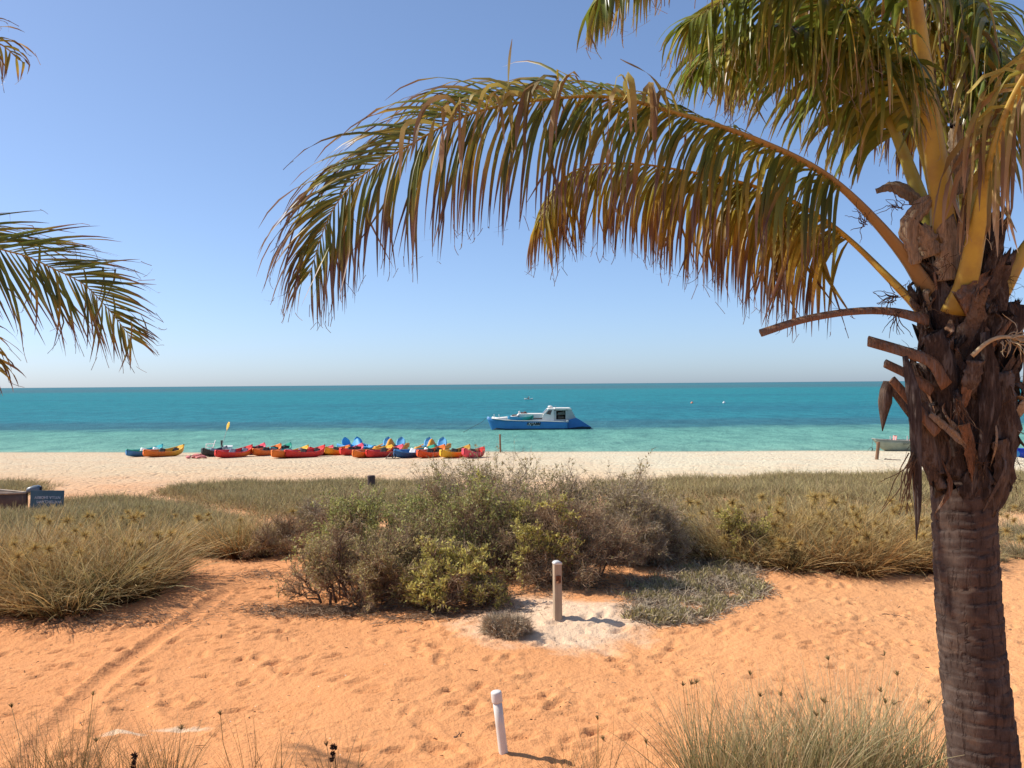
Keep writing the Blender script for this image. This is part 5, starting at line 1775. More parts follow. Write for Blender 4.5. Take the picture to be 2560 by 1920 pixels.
c = G(555, 1126)
timber_post('timber_post', 'short dark post beside the white chair with a paddle leaning on it', c, .75, .085, M_tdark, (-.02, 0))
c2 = G(1251, 1131)
timber_post('timber_post', 'slim weathered post on the water edge right of the kayaks', c2, 1.2, .06, M_tbrown, (-.02, 0))
c3 = G(2192, 1149)
timber_post('timber_post', 'orange-brown post leaning on the beach before the grey dinghy', c3, .88, .085, M_tbrown, (.09, .02))
c4 = G(928, 1226)
timber_post('timber_post', 'dark stumpy post in the scrub behind the central thicket', c4, .46, .12, M_tdark, (.0, 0))

# paddle stood up against the post
M_shaft = plain('paddle_shaft', (.55, .5, .46), .4, .4, .1, 8)
M_blade = plain('paddle_blade', (.86, .46, .02), .4, .4, .08, 6)
pr = thing('paddle', 'upright paddle with yellow blade leaning on the dark post by the chair', 'paddle', (c[0] - .07, c[1] - .12, c[2]))
pt = P(573, 1055, c[1] - .08) - np.array((c[0] - .07, c[1] - .12, c[2]))
g = Geo()
tubes(g, np.array([(0, 0, 0), pt * .4, pt * .72, pt * .8]), np.full(4, .021), 8)
obj('shaft', g.mesh('shaft', True), M_shaft, pr)
g = plate([pt * .70, pt * .76, pt * .86, pt * .96, pt * 1.0], [.07, .25, .38, .36, .16], (-.75, -.8, .1), .02, .06, 0, 18)
obj('blade', g.mesh('blade', True), M_blade, pr)

# a white box lying behind the red and orange kayak
cb = G(571, 1128)
bx = thing('ice_box', 'off-white plastic box just right of the paddle post', 'box', cb, .25)
obj('tub', boxes_mesh('tub', [((0, 0, .16), (.55, .36, .32))], .03), M_white, bx)
obj('lid', boxes_mesh('lid', [((0, .02, .35), (.60, .40, .06), (.18, 0, 0))], .02), M_white, bx)

# kayak trolley
ct = G(978, 1148)
M_tube = plain('trolley_tube', (.16, .12, .09), .6, .3, .2, 20)
tr = thing('trolley', 'low bent-tube trolley frame lying beside the dark blue kayak', 'trolley', ct, 0)
g = Geo()
tubes(g, catmull([(-.30, .0, .03), (-.05, .25, .33), (.08, .5, .36)], 12), np.full(12, .022), 6)
obj('handle_tube', g.mesh('handle_tube', True), M_tube, tr)
g = Geo()
tubes(g, catmull([(-.30, 0, .03), (.05, -.02, .03), (.42, .0, .03)], 10), np.full(10, .022), 6)
obj('base_tube', g.mesh('base_tube', True), M_tube, tr)
g = Geo()
a = np.arange(17) * 2 * math.pi / 16
tubes(g, np.stack([.08 + .11 * np.cos(a), np.full(17, .5), .13 + .11 * np.sin(a)], 1), np.full(17, .03), 6, cap=False)
obj('wheel', g.mesh('wheel', True), M_black, tr)


# ---- pedal boats
def pedal_boat(label, px, py, yaw, body, seatc, seed):
    c = G(px, py)
    t = thing('pedal_boat', label, 'pedal boat', c, yaw, 'pedal boats at the water edge')
    bm_ = blend_plastic('pedal_boat_plastic', body, Lr(body, .82), .5)
    sm = blend_plastic('pedal_boat_seat_plastic', seatc, Lr(seatc, 1.15), .5)
    # twin floats, local -y is the bow
    for s in (-1, 1):
        sec = []
        for u in np.linspace(-1, 1, 17):
            w = .30 * (1 - abs(u) ** 4 * .55)
            a = np.arange(12) * 2 * math.pi / 12
            top = .40 + (.22 * max(0, -u - .35) ** 1.3)
            bot = .02 + .28 * max(0, -u - .45) ** 1.6
            zc, zr = (top + bot) / 2, (top - bot) / 2
            sec.append(np.stack([s * .62 + np.sign(np.cos(a)) * np.abs(np.cos(a)) ** .7 * w, np.full(12, u * 1.25), zc + np.sign(np.sin(a)) * np.abs(np.sin(a)) ** .7 * zr], 1))
        g = Geo()
        loft(g, np.array(sec), closed=True, cap=True)
        obj('float', g.mesh('float', True), bm_, t)
    # deck tray between the floats with a raised front and side coamings
    sec = []
    for u in np.linspace(-1, 1, 21):
        y = u * 1.18
        fl = .30 + (.16 * max(0, -u - .5) ** 1.2) + .12 * max(0, u - .2)
        side = .50 + .10 * u
        hump = .62 * math.exp(-((u + .05) / .50) ** 2) + .05
        X = np.array((-.90, -.93, -.86, -.78, -.70, -.40, -.20, -.09, 0, .09, .20, .40, .70, .78, .86, .93, .90))
        Z = np.array((.30, side - .05, side, side - .05, fl, fl - .02, fl + hump * .25, fl + hump * .9, fl + hump, fl + hump * .9, fl + hump * .25, fl - .02, fl, side - .05, side, side - .05, .30))
        sec.append(np.stack([X * (1 - .10 * max(0, -u - .4)), np.full(17, y), Z], 1))
    g = Geo()
    loft(g, np.array(sec), closed=True, cap=True)
    obj('deck', g.mesh('deck', True), bm_, t)
    for s in (-1, 1):
        sec = []
        for k, v in enumerate(np.linspace(0, 1, 13)):
            w = .31 * (1 - .9 * max(0, v - .6) ** 2.2 / .13)
            if v < .4:
                yy, zz = .15 + v * 1.1, .50 - .03 * math.sin(v * 7)
            else:
                yy, zz = .59 + (v - .4) * .45, .50 + (v - .4) * .88
            nx = np.linspace(-1, 1, 9)
            dip = .07 * (1 - nx ** 2)
            fy, fz = (0, -1) if v < .4 else (.9, -.35)
            o = np.stack([s * .46 + nx * w, yy + dip * fy, zz + dip * fz], 1)
            i_ = o + np.array((0, .05 if v >= .4 else 0, -.05 if v < .4 else -.02))
            sec.append(np.concatenate([o, i_[::-1]]))
        g = Geo()
        loft(g, np.array(sec), closed=True, cap=True)
        obj('seat', g.mesh('seat', True), sm, t)
        g = Geo()
        for q in (-1, 1):
            tubes(g, np.array([(s * .46 + q * .12, -.42, .42), (s * .46 + q * .12, -.42 + q * .1, .42 + .1 * q)]), np.full(2, .03), 6)
        obj('pedal', g.mesh('pedal'), M_black, t)
    g = Geo()
    tubes(g, catmull([(0, -.1, .68), (0, -.02, .80), (0, .05, .86)], 8), np.linspace(.018, .024, 8), 6)
    obj('tiller', g.mesh('tiller', True), M_black, t)
    return t


pedal_boat('all-blue pedal boat behind the middle of the kayak row', 893, 1131, math.radians(38), (.045, .30, .58), (.05, .33, .62), 1)
pedal_boat('yellow pedal boat with blue seats behind the orange kayaks', 977, 1132, math.radians(-12), (.76, .32, .025), (.09, .34, .58), 2)
pedal_boat('yellow pedal boat with blue seats at the right end of the kayak row', 1080, 1134, math.radians(-14), (.76, .33, .025), (.09, .34, .58), 3)


# ---- grey aluminium dinghy nosed onto the beach
def dinghy():
    M_al = plain('worn_green_grey_alloy', (.30, .33, .25), .5, .4, .18, 3)
    M_ali = plain('dinghy_inside', (.36, .36, .32), .6, .3, .15, 5)
    Y = 60.2
    bow = P(2180, 1096, Y)
    L = 4.3
    t = thing('dinghy', 'grey-green aluminium dinghy afloat at the beach behind the palm trunk', 'dinghy', (bow[0], Y, -.12), math.radians(6))
    m = 22
    u = np.linspace(0, 1, m)
    b = .80 * (1 - (1 - u) ** 2.6) ** .75 + .02
    top = .98 - .22 * u ** .6 + .0 * u
    keel = .02 + .55 * (1 - u) ** 8
    xk = u * L + .35 * 0
    a = np.array((-1, -.97, -.93, -.86, -.5, 0, .5, .86, .93, .97, 1))
    zf = np.array((1, .72, .45, .2, .06, 0, .06, .2, .45, .72, 1))
    S = np.zeros((m, 11, 3))
    S[:, :, 0] = xk[:, None] + ((1 - zf) * .34)[None] * (1 - u)[:, None] ** 2
    S[:, :, 1] = b[:, None] * a[None] * (.72 + .28 * zf[None])
    S[:, :, 2] = keel[:, None] + (top - keel)[:, None] * zf[None]
    g = Geo()
    inner = S.copy()
    inner[:, :, 1] *= .95
    inner[:, :, 2] += .03 * (1 - zf)[None]
    loft(g, np.concatenate([S, inner[:, ::-1]], 1), closed=True, cap=True)
    obj('hull', g.mesh('hull', True), M_al, t)
    for s in (0, -1):
        g = Geo()
        tubes(g, S[:, s] + np.array((0, 0, .015)), np.full(m, .025), 6)
        obj('gunwale', g.mesh('gunwale', True), M_ali, t)
    fd = [[(x, -bb, zz), (x, 0, zz + .02), (x, bb, zz)] for x, bb, zz in zip(xk[:7], b[:7] * .96, top[:7] - .03)]
    g = Geo()
    loft(g, np.array(fd))
    obj('foredeck', g.mesh('foredeck', True), M_ali, t)
    M_seatp = plain('faded_pink_shell', (.62, .30, .26), .5, .35, .12, 6)
    for x in (1.28, 2.45):
        sec = []
        for v in np.linspace(0, 1, 9):
            nx = np.linspace(-1, 1, 9)
            w = .26 * (1 - .25 * max(0, v - .5))
            yy, zz = (x - .2 + v * .8, .72) if v < .5 else (x + .2 + (v - .5) * .2, .72 + (v - .5) * .9)
            dp = .05 * (1 - nx ** 2)
            o = np.stack([np.full(9, yy) + (dp if v >= .5 else 0), nx * w, np.full(9, zz) - (dp if v < .5 else 0)], 1)
            i_ = o + np.array((.04, 0, -.03))
            sec.append(np.concatenate([o, i_[::-1]]))
        g = Geo()
        loft(g, np.array(sec), closed=True, cap=True)
        so = obj('seat', g.mesh('seat', True), M_seatp, t)
        obj('seat_rim', boxes_mesh('seat_rim', [((x + .12, -.27, .93), (.05, .03, .36)), ((x + .12, .27, .93), (.05, .03, .36))], .01), M_white, so)
    tm = text_mesh('KOF 7', .2, .003)
    obj('lettering', tm, M_black, t, (1.98, -.792, .66), (math.radians(83), 0, 0))
    g = Geo()
    tubes(g, catmull([(.05, -.02, .95), (-.02, -.06, .6), (-.05, -.1, .25)], 8), np.full(8, .012), 5)
    tubes(g, catmull([(.02, -.05, .35), (-.3, -.4, .45), (-.75, -.9, .28), (-1.1, -1.3, .13)], 14), np.full(14, .012), 5)
    obj('bow_rope', g.mesh('bow_rope'), M_tdark, t)
    g = Geo()
    tubes(g, np.array([(-.02, -.08, .34), (.0, -.1, .16)]), np.full(2, .02), 6)
    tubes(g, catmull([(-.12, -.12, .22), (0, -.1, .12), (.12, -.08, .22)], 9), np.full(9, .018), 6)
    obj('anchor', g.mesh('anchor'), M_black, t)


dinghy()


# ---- blue plastic boat drawn up at the far right edge
def blue_boat():
    M_b = blend_plastic('blue_boat_plastic', (.012, .05, .46), (.02, .09, .6), .5)
    M_p = plain('pale_blue_disc', (.05, .28, .62), .5, .35, .1, 6)
    c = G(2500, 1152)
    t = thing('small_boat', 'bright blue plastic boat drawn up on the sand right of the palm trunk', 'boat', c, math.radians(4))
    m = 20
    L = 2.9
    u = np.linspace(0, 1, m)
    b = .62 * (1 - (1 - u) ** 2.4) ** .8 + .015
    top = .72 - .24 * np.sin(u * 2.2) * .9
    keel = .02 + .45 * (1 - u) ** 3
    a = np.linspace(-math.pi / 2, math.pi / 2, 13)
    S = np.zeros((m, 13, 3))
    S[:, :, 0] = (u * L)[:, None]
    S[:, :, 1] = b[:, None] * (np.sign(np.sin(a)) * np.abs(np.sin(a)) ** .6)[None]
    S[:, :, 2] = keel[:, None] + (top - keel)[:, None] * (1 - np.abs(np.cos(a)) ** .55)[None]
    inner = S.copy()
    inner[:, :, 1] *= .9
    inner[:, :, 2] += .05 * np.cos(a)[None]
    g = Geo()
    loft(g, np.concatenate([S, inner[:, ::-1]], 1), closed=True, cap=True)
    obj('hull', g.mesh('hull', True), M_b, t)
    for s in (0, -1):
        g = Geo()
        tubes(g, S[:, s], np.full(m, .03), 6)
        obj('rim', g.mesh('rim', True), M_b, t)
    for x in (.62, 1.1):
        g = Geo()
        a2 = np.arange(20) * 2 * math.pi / 20
        bb = np.interp(x / L, u, b)
        ring = np.stack([x + .17 * np.cos(a2), np.full(20, -bb * 1.0 - .02), .36 + .16 * np.sin(a2)], 1)
        loft(g, np.array([ring + np.array((0, .06, 0)), ring, (ring - ring.mean(0)) * .8 + ring.mean(0) - np.array((0, .012, 0))]), closed=True, cap=True)
        obj('round_patch', g.mesh('round_patch', True), M_p, t)
    obj('thwart', boxes_mesh('thwart', [((1.3, 0, .38), (.28, 1.1, .05)), ((2.3, 0, .36), (.3, 1.12, .05))], .01), M_p, t)


blue_boat()


# ---- the blue charter boat moored off the beach
def charter_boat():
    Y = 94.5
    k = Y / F_PX
    M_bl = plain('boat_blue_paint', (.05, .215, .46), .45, .4, .10, 1.5)
    M_bd = plain('boat_blue_paint_stern', (.03, .145, .38), .5, .35, .10, 1.5)
    M_anti = plain('boat_bottom_paint', (.02, .045, .06), .7, .2, .2, 3)
    M_dk = plain('boat_white_deck', (.72, .69, .62), .6, .3, .08, 2)
    M_can = plain('boat_grey_canvas', (.40, .41, .39), .8, .2, .1, 2)
    M_win = plain('boat_dark_window', (.035, .035, .045), .15, .6, .2, 2)
    M_brown = plain('boat_brown_strip', (.14, .075, .06), .6, .3, .2, 4)
    wl = P(1300, 1071.5, Y)
    ox = P(1218, 1071, Y)[0]
    z0 = 0.0
    t = thing('charter_boat', 'blue and white motor boat with grey cabin moored off the beach', 'boat', (ox, Y, z0), 0)
    X = lambda px: (px - 1218) * k
    Z = lambda py: (1072.3 - py) * k
    # near hull and its twin: x from bow, beam .9 each
    sh = [(1217.6, 1041.6), (1224, 1043.5), (1236, 1046), (1260, 1049.5), (1300, 1051.5), (1360, 1052.8), (1416, 1055)]
    xs = np.array([X(a) for a, _ in sh])
    zt = np.array([Z(b) for _, b in sh])
    U = np.linspace(0, 1, 24)
    xx = xs[0] + (xs[-1] - xs[0]) * U ** 1.2
    top = np.interp(xx, xs, zt)

    def hull_part(y0, beam, name, mat, tr=1.0):
        sec = []
        for i, u in enumerate(U):
            b = beam / 2 * (1 - (1 - u) ** 3.0) ** .8 + .02
            rake = .55 * (1 - u) ** 1.0 * (xx[-1] - xx[0]) * 0
            zz = top[i]
            rows = []
            for f in np.linspace(0, 1, 7):
                z = -.35 + (zz + .35) * (1 - f)
                xo = xx[i] + (1 - u) ** 5 * .62 * f
                rows.append((xo, b * (1 - .25 * f ** 2), z))
            pts = [(x, y0 - y, z) for x, y, z in rows] + [(x, y0 + y, z) for x, y, z in rows[::-1]]
            sec.append(pts)
        g = Geo()
        loft(g, np.array(sec), closed=True, cap=True)
        return obj(name, g.mesh(name, True), mat, t)
    for y0 in (-1.45, 1.45):
        hull_part(y0, 1.15, 'hull', M_bl)
    # boot-top strip
    for y0 in (-1.45, 1.45):
        g = Geo()
        sec = []
        for i, u in enumerate(U):
            b = 1.15 / 2 * (1 - (1 - u) ** 3.0) ** .8 + .03
            xo = xx[i] + (1 - u) ** 5 * .52
            zt_ = .12 + .09 * math.exp(-((u - .12) / .12) ** 2)
            sec.append([(xo, y0 - b * .93, zt_), (xo, y0 - b * .86, -.35), (xo, y0 + b * .86, -.35), (xo, y0 + b * .93, zt_)])
        loft(g, np.array(sec), closed=True, cap=True)
        obj('bottom_paint', g.mesh('bottom_paint', True), M_anti, t)
    # bridge deck joining the hulls
    obj('bridge_deck', boxes_mesh('bridge_deck', [((X(1330), 0, .62), (X(1416) - X(1244), 2.4, .25))], .04), M_dk, t)
    g = Geo()
    dk = []
    for x in np.linspace(X(1230), X(1416), 12):
        z = np.interp(x, xs, zt) + .02
        dk.append([(x, -2.04, z), (x, -2.04, z + .07), (x, 2.04, z + .07), (x, 2.04, z)])
    loft(g, np.array(dk), closed=True, cap=True)
    obj('side_deck', g.mesh('side_deck'), M_dk, t)
    # long forward cabin
    def prism(name, prof, y0, y1, mat, par=t, bev=.04):
        bm = bmesh.new()
        A = [bm.verts.new((X(a), y0, Z(b))) for a, b in prof]
        B = [bm.verts.new((X(a), y1, Z(b))) for a, b in prof]
        n = len(prof)
        bm.faces.new(A)
        bm.faces.new(B[::-1])
        for i in range(n):
            bm.faces.new((A[i], B[i], B[(i + 1) % n], A[(i + 1) % n]))
        bmesh.ops.recalc_face_normals(bm, faces=bm.faces[:])
        if bev:
            bmesh.ops.bevel(bm, geom=bm.edges[:], offset=bev, segments=2, affect='EDGES', profile=.6)
        me = bpy.data.meshes.new(name)
        bm.to_mesh(me)
        bm.free()
        return obj(name, me, mat, par)
    prism('foredeck_house', [(1238, 1050), (1240, 1044.3), (1274, 1041.5), (1276, 1052), (1238, 1052)], -1.2, 1.2, M_dk)
    prism('cabin_trunk', [(1276, 1051), (1276, 1040.5), (1292, 1038.5), (1297, 1033.5), (1356, 1034), (1360, 1051)], -1.35, 1.35, M_dk)
    obj('brown_strip', boxes_mesh('brown_strip', [((X(1342), -1.36, Z(1045.5)), (1.0, .03, .11))], .0), M_brown, t)
    # wheelhouse with raked screen, canvas-sided cockpit behind it
    wh = prism('wheelhouse', [(1356, 1053), (1355, 1041), (1358, 1034), (1369, 1021.5), (1384, 1020.5), (1384, 1053)], -1.45, 1.45, M_dk)
    prism('side_window', [(1364, 1033.5), (1371, 1025), (1379, 1025), (1375, 1036.5)], -1.475, -1.44, M_win, wh, 0)
    prism('wind_screen', [(1356.9, 1033.8), (1366.6, 1022.6), (1367.6, 1022.6), (1357.9, 1033.8)], -1.2, 1.2, M_win, wh, 0)
    # cockpit canopy: open side
    for (a, b_, c_, d_) in ((1384, 1024, 1389, 1052), (1412, 1024, 1418, 1052)):
        prism('canopy_panel', [(a, b_), (c_, b_), (c_, d_), (a, d_)], -1.5, -1.42, M_can, t, .01)
        prism('canopy_panel', [(a, b_), (c_, b_), (c_, d_), (a, d_)], 1.42, 1.5, M_can, t, .01)
    prism('canopy_panel', [(1389, 1048), (1412, 1048), (1412, 1052), (1389, 1052)], -1.5, -1.42, M_can, t, .01)
    prism('canopy_panel', [(1384, 1022), (1418, 1022), (1418, 1026), (1384, 1026)], -1.5, -1.42, M_can, t, .01)
    prism('canopy_panel', [(1418, 1023), (1426, 1023), (1437.5, 1044), (1434, 1052), (1418, 1052)], -1.5, 1.5, M_can, t, .03)
    prism('cockpit_shade_sheet', [(1385, 1023), (1419, 1023), (1419, 1052), (1385, 1052)], 1.30, 1.40, M_win, t, 0)  # added dark sheet that stands for the shade inside the cockpit
    prism('roof', [(1384, 1022), (1386, 1019.8), (1425, 1020.2), (1428, 1024), (1384, 1023.5)], -1.58, 1.58, M_dk, t, .03)
    prism('engine_box', [(1394, 1049), (1394, 1041), (1411, 1041), (1411, 1049)], -.5, .6, M_win, t, .03)
    prism('bench_seat', [(1394, 1037.6), (1394, 1032), (1411, 1028.5), (1412, 1037.6)], -.45, .7, M_can, t, .03)
    # raked stern with its long counter
    prism('stern', [(1416.5, 1072.5), (1416.5, 1053.5), (1423, 1048), (1437.5, 1044.2), (1446, 1048.5), (1474, 1066.5), (1470, 1074), (1416.5, 1076)], -1.75, 1.75, M_bd, t, .05)
    prism('stern_bottom', [(1416.2, 1076), (1416.2, 1069.5), (1452, 1065.5), (1475, 1066.8), (1470, 1076)], -1.78, 1.78, M_anti, t, .0)
    prism('step', [(1413, 1054.5), (1413, 1050.5), (1418.5, 1049.5), (1418.5, 1054.5)], -1.9, -1.5, M_dk, t, .02)
    # radar, mooring bits, stowed gear
    g = Geo()
    a = np.arange(14) * 2 * math.pi / 14
    ring = lambda r, z: np.stack([X(1376) + r * np.cos(a), r * np.sin(a), np.full(14, z)], 1)
    zb = Z(1020.8)
    loft(g, np.array([ring(.14, zb - .05), ring(.15, zb + .05), ring(.25, zb + .07), ring(.26, zb + .17), ring(.18, zb + .24), ring(.04, zb + .26)]), closed=True, cap=True)
    obj('radar_dome', g.mesh('radar_dome', True), M_white, t)
    g = Geo()
    tubes(g, np.array([(X(1388.5), 0, Z(1020)), (X(1388.5), 0, Z(1014.5))]), np.full(2, .03), 5)
    obj('aerial', g.mesh('aerial'), M_grey, t)
    g = Geo()
    for px_ in (1237, 1249):
        tubes(g, np.array([(X(px_), -1.5, Z(1045)), (X(px_ - 1), -1.5, Z(1034))]), np.full(2, .025), 5)
    obj('bow_rail_post', g.mesh('bow_rail_post'), M_white, t)
    prism('vent_box', [(1296, 1034), (1296, 1028.5), (1300, 1027), (1301, 1034)], -.5, -.1, M_white, t, .02)
    prism('gear_pile', [(1302, 1034.2), (1303, 1029.5), (1308, 1031), (1313, 1028.5), (1317, 1030.5), (1318, 1034.2)], -.6, .4, M_brown, t, .04)
    prism('hatch', [(1280, 1041.4), (1280, 1036.7), (1292, 1036.2), (1292, 1041.4)], -.5, .5, M_brown, t, .02)
    bd = prism('name_board', [(1316.2, 1061.2), (1318.2, 1054.6), (1349.5, 1054.2), (1347.5, 1061.8)], -2.045, -2.02, M_dk, t, 0)
    tm = text_mesh('KAJABBI', .36, .006, .25, .02)
    obj('lettering', tm, M_black, bd, (X(1332.8), -2.055, Z(1057.9)), (math.radians(90), 0, 0), (1.03, 1, 1))
    g = Geo()
    tubes(g, catmull([(X(1217.8), -1.4, Z(1042)), (X(1208), -2.5, Z(1051)), (X(1190), -4, Z(1060)), (X(1165), -6, 0)], 14), np.full(14, .018), 4)
    obj('mooring_line', g.mesh('mooring_line'), M_tdark, t)
    return t, X, Z, ox, Y


boat, BX, BZ, BOX, BY = charter_boat()
# small kayak stowed on the boat's side deck
hm, dm, seats, hans, strap = kayak_meshes(2.6, .62, .28, .16, .16)
kr = thing('kayak', 'blue-green kayak carried on the side deck of the moored motor boat', 'kayak', (BOX + BX(1301), BY - 1.5, BZ(1049.5)), 0)
obj('hull', hm, blend_plastic('deck_kayak_plastic', (.03, .27, .46), (.01, .33, .25), .6), kr)
obj('deck', dm, blend_plastic('deck_kayak_inner', (.03, .25, .42), (.01, .3, .24), .6), kr)
for s_ in seats:
    obj('seat', s_, M_black, kr)
for s_ in hans:
    obj('carry_handle', s_, M_black, kr)


# ---- the paddler far out, and two mooring buoys
def paddler():
    Y = 268.
    w = P(1321.5, 999.5, Y)
    hm, dm, seats, hans, strap = kayak_meshes(2.5, .75, .28, .22, .16)
    kk = thing('kayak', 'small white kayak far out beyond the motor boat', 'kayak', (w[0], Y, -.06), math.pi)
    mw = blend_plastic('white_kayak_plastic', (.8, .76, .7), (.8, .76, .7))
    obj('hull', hm, mw, kk)
    obj('deck', dm, mw, kk)
    for s in seats:
        obj('seat', s, M_black, kk)
    me = bpy.data.meshes.new('body')
    V = [(0, 0, .30), (0, 0, .52), (0, 0, .74), (0, 0, .84), (0.02, 0, .96), (.02, 0, 1.06),
         (0, .19, .72), (.16, .30, .52), (.36, .26, .56), (.40, .24, .57),
         (0, -.19, .72), (.16, -.30, .52), (.36, -.26, .56), (.40, -.24, .57),
         (.10, .12, .28), (.48, .16, .42), (.82, .14, .26), (.92, .14, .34), (.10, -.12, .28), (.48, -.16, .42), (.82, -.14, .26), (.92, -.14, .34)]
    E = [(0, 1), (1, 2), (2, 3), (3, 4), (4, 5), (2, 6), (6, 7), (7, 8), (8, 9), (2, 10), (10, 11), (11, 12), (12, 13), (0, 14), (14, 15), (15, 16), (16, 17), (0, 18), (18, 19), (19, 20), (20, 21)]
    R = [.15, .14, .15, .06, .10, .09, .07, .05, .04, .035, .07, .05, .04, .035, .10, .08, .05, .04, .10, .08, .05, .04]
    me.from_pydata(V, E, [])
    o = obj('person', me, None, None, (w[0] + .1, Y, .0), (0, 0, math.pi))
    sk = o.modifiers.new('Skin', 'SKIN')
    for v, r in zip(me.skin_vertices[0].data, R):
        v.radius = (r, r)
    me.skin_vertices[0].data[0].use_root = True
    ss = o.modifiers.new('Subdivision', 'SUBSURF')
    ss.levels = ss.render_levels = 1
    me.materials.append(plain('dark_clothing', (.05, .035, .04), .8, .2, .2, 8))
    tag(o, 'paddler in dark clothing sitting in the small white kayak far out', 'person')
    p = thing('paddle', 'double-bladed paddle held by the distant paddler', 'paddle', (w[0] - .28, Y, .57), .2)
    g = Geo()
    tubes(g, np.array([(.15, -1.0, .18), (0, 0, 0), (-.15, 1.0, -.18)]), np.full(3, .02), 5)
    obj('shaft', g.mesh('shaft'), M_black, p)
    for s in (-1, 1):
        g = plate([(-.15 * s, 1.0 * s, -.18 * s), (-.17 * s, 1.15 * s, -.21 * s), (-.2 * s, 1.4 * s, -.25 * s)], [.06, .18, .1], (1, 0, 0), .015, .05, 0, 8)
        obj('blade', g.mesh('blade', True), M_white, p)


paddler()


def buoy(label, px, col):
    Y = 205.
    w = P(px, 1011, Y)
    t = thing('mooring_buoy', label, 'buoy', (w[0], Y, 0), 0, 'mooring buoys')
    a = np.arange(14) * 2 * math.pi / 14
    g = Geo()
    pr_ = [(.02, -.25), (.22, -.2), (.31, 0), (.30, .16), (.2, .28), (.07, .33), (.06, .42), (.03, .45)]
    loft(g, np.array([np.stack([r * np.cos(a), r * np.sin(a), np.full(14, z)], 1) for r, z in pr_]), closed=True, cap=True)
    obj('float', g.mesh('float', True), plain('buoy_plastic', col, .5, .4, .1, 4), t)
    g = Geo()
    tubes(g, np.stack([.06 * np.cos(a), np.zeros(14), .5 + .06 * np.sin(a)], 1), np.full(14, .015), 5, cap=False)
    obj('ring', g.mesh('ring'), M_grey, t)


buoy('faded orange mooring buoy right of the motor boat', 1730, (.62, .22, .12))
buoy('white mooring buoy, further right of the two out at sea', 1810, (.7, .7, .68))


# ------------------------------------------------------------------ things on the dune
def pipe_post():
    M_pvc = plain('white_pipe', (.66, .62, .56), .45, .35, .08, 4)
    b = G(1260, 1893)
    top = P(1240, 1728, b[1] - .02)
    d = top - b
    t = thing('pipe', 'white plastic pipe with end cap stuck upright in the orange sand', 'pipe', b)
    k = 28
    a = np.arange(k) * 2 * math.pi / k
    zx = norm(d)
    e1 = norm(np.cross(zx, (0, 1, 0)))
    e2 = np.cross(zx, e1)
    ring = lambda r, f: d * f + r * (np.cos(a)[:, None] * e1 + np.sin(a)[:, None] * e2)
    g = Geo()
    loft(g, np.array([ring(.037, -.3), ring(.037, 0), ring(.037, .5), ring(.037, .86)]), closed=True, cap=True)
    obj('tube', g.mesh('tube', True), M_pvc, t)
    g = Geo()
    loft(g, np.array([ring(.0372, .838), ring(.0435, .84), ring(.0445, .85), ring(.0445, .975), ring(.042, .992), ring(.036, 1.0), ring(.01, 1.001)]), closed=True, cap=True)
    obj('end_cap', g.mesh('end_cap', True), M_pvc, t)


pipe_post()


def power_post():
    b = G(1394, 1547)
    h = 138 / F_PX * b[1] * 1.0
    t = thing('bollard_post', 'square timber post with sloped pale cap and rusty hook below the thicket', 'post', b, math.radians(14))
    w = .095
    bm = bmesh.new()
    r = bmesh.ops.create_cube(bm, size=1, matrix=Matrix.Translation((0, 0, h / 2 - .1)) @ Matrix.Diagonal((w, w, h + .2, 1)))
    bmesh.ops.bevel(bm, geom=bm.edges[:], offset=.006, segments=2, affect='EDGES')
    me = bpy.data.meshes.new('timber')
    bm.to_mesh(me)
    bm.free()
    obj('timber', me, M_tgrey, t)
    sec = []
    for u in np.linspace(-1, 1, 9):
        z = h + .012 + .022 * (1 - u * u) ** .6
        sec.append([(u * w * .53, -w * .53, h - .006), (u * w * .53, -w * .53, z), (u * w * .53, w * .53, z), (u * w * .53, w * .53, h - .006)])
    g = Geo()
    loft(g, np.array(sec), closed=True, cap=True)
    obj('cap', g.mesh('cap', True), plain('pale_cap', (.58, .58, .56), .6, .3, .1, 10), t)
    M_rust = plain('rust', (.19, .075, .035), .85, .2, .3, 40)
    y = -w / 2
    g = Geo()
    tubes(g, catmull([(0, y - .006, h * .80), (.004, y - .012, h * .74), (0, y - .02, h * .70)], 8), np.full(8, .006), 6)
    obj('hook', g.mesh('hook', True), M_rust, t)
    g = Geo()
    sec = []
    for z, r in ((.665, .03), (.70, .026), (.70, .024), (.67, .024)):
        a = np.linspace(math.pi, 2 * math.pi, 9)
        sec.append(np.stack([np.cos(a) * r, y + np.sin(a) * r, np.full(9, h * z)], 1))
    loft(g, np.array(sec))
    obj('cup', g.mesh('cup', True), M_rust, t)
    obj('plate', boxes_mesh('plate', [((0, y - .003, h * .735), (.062, .006, h * .12))], .002), M_rust, t)


power_post()


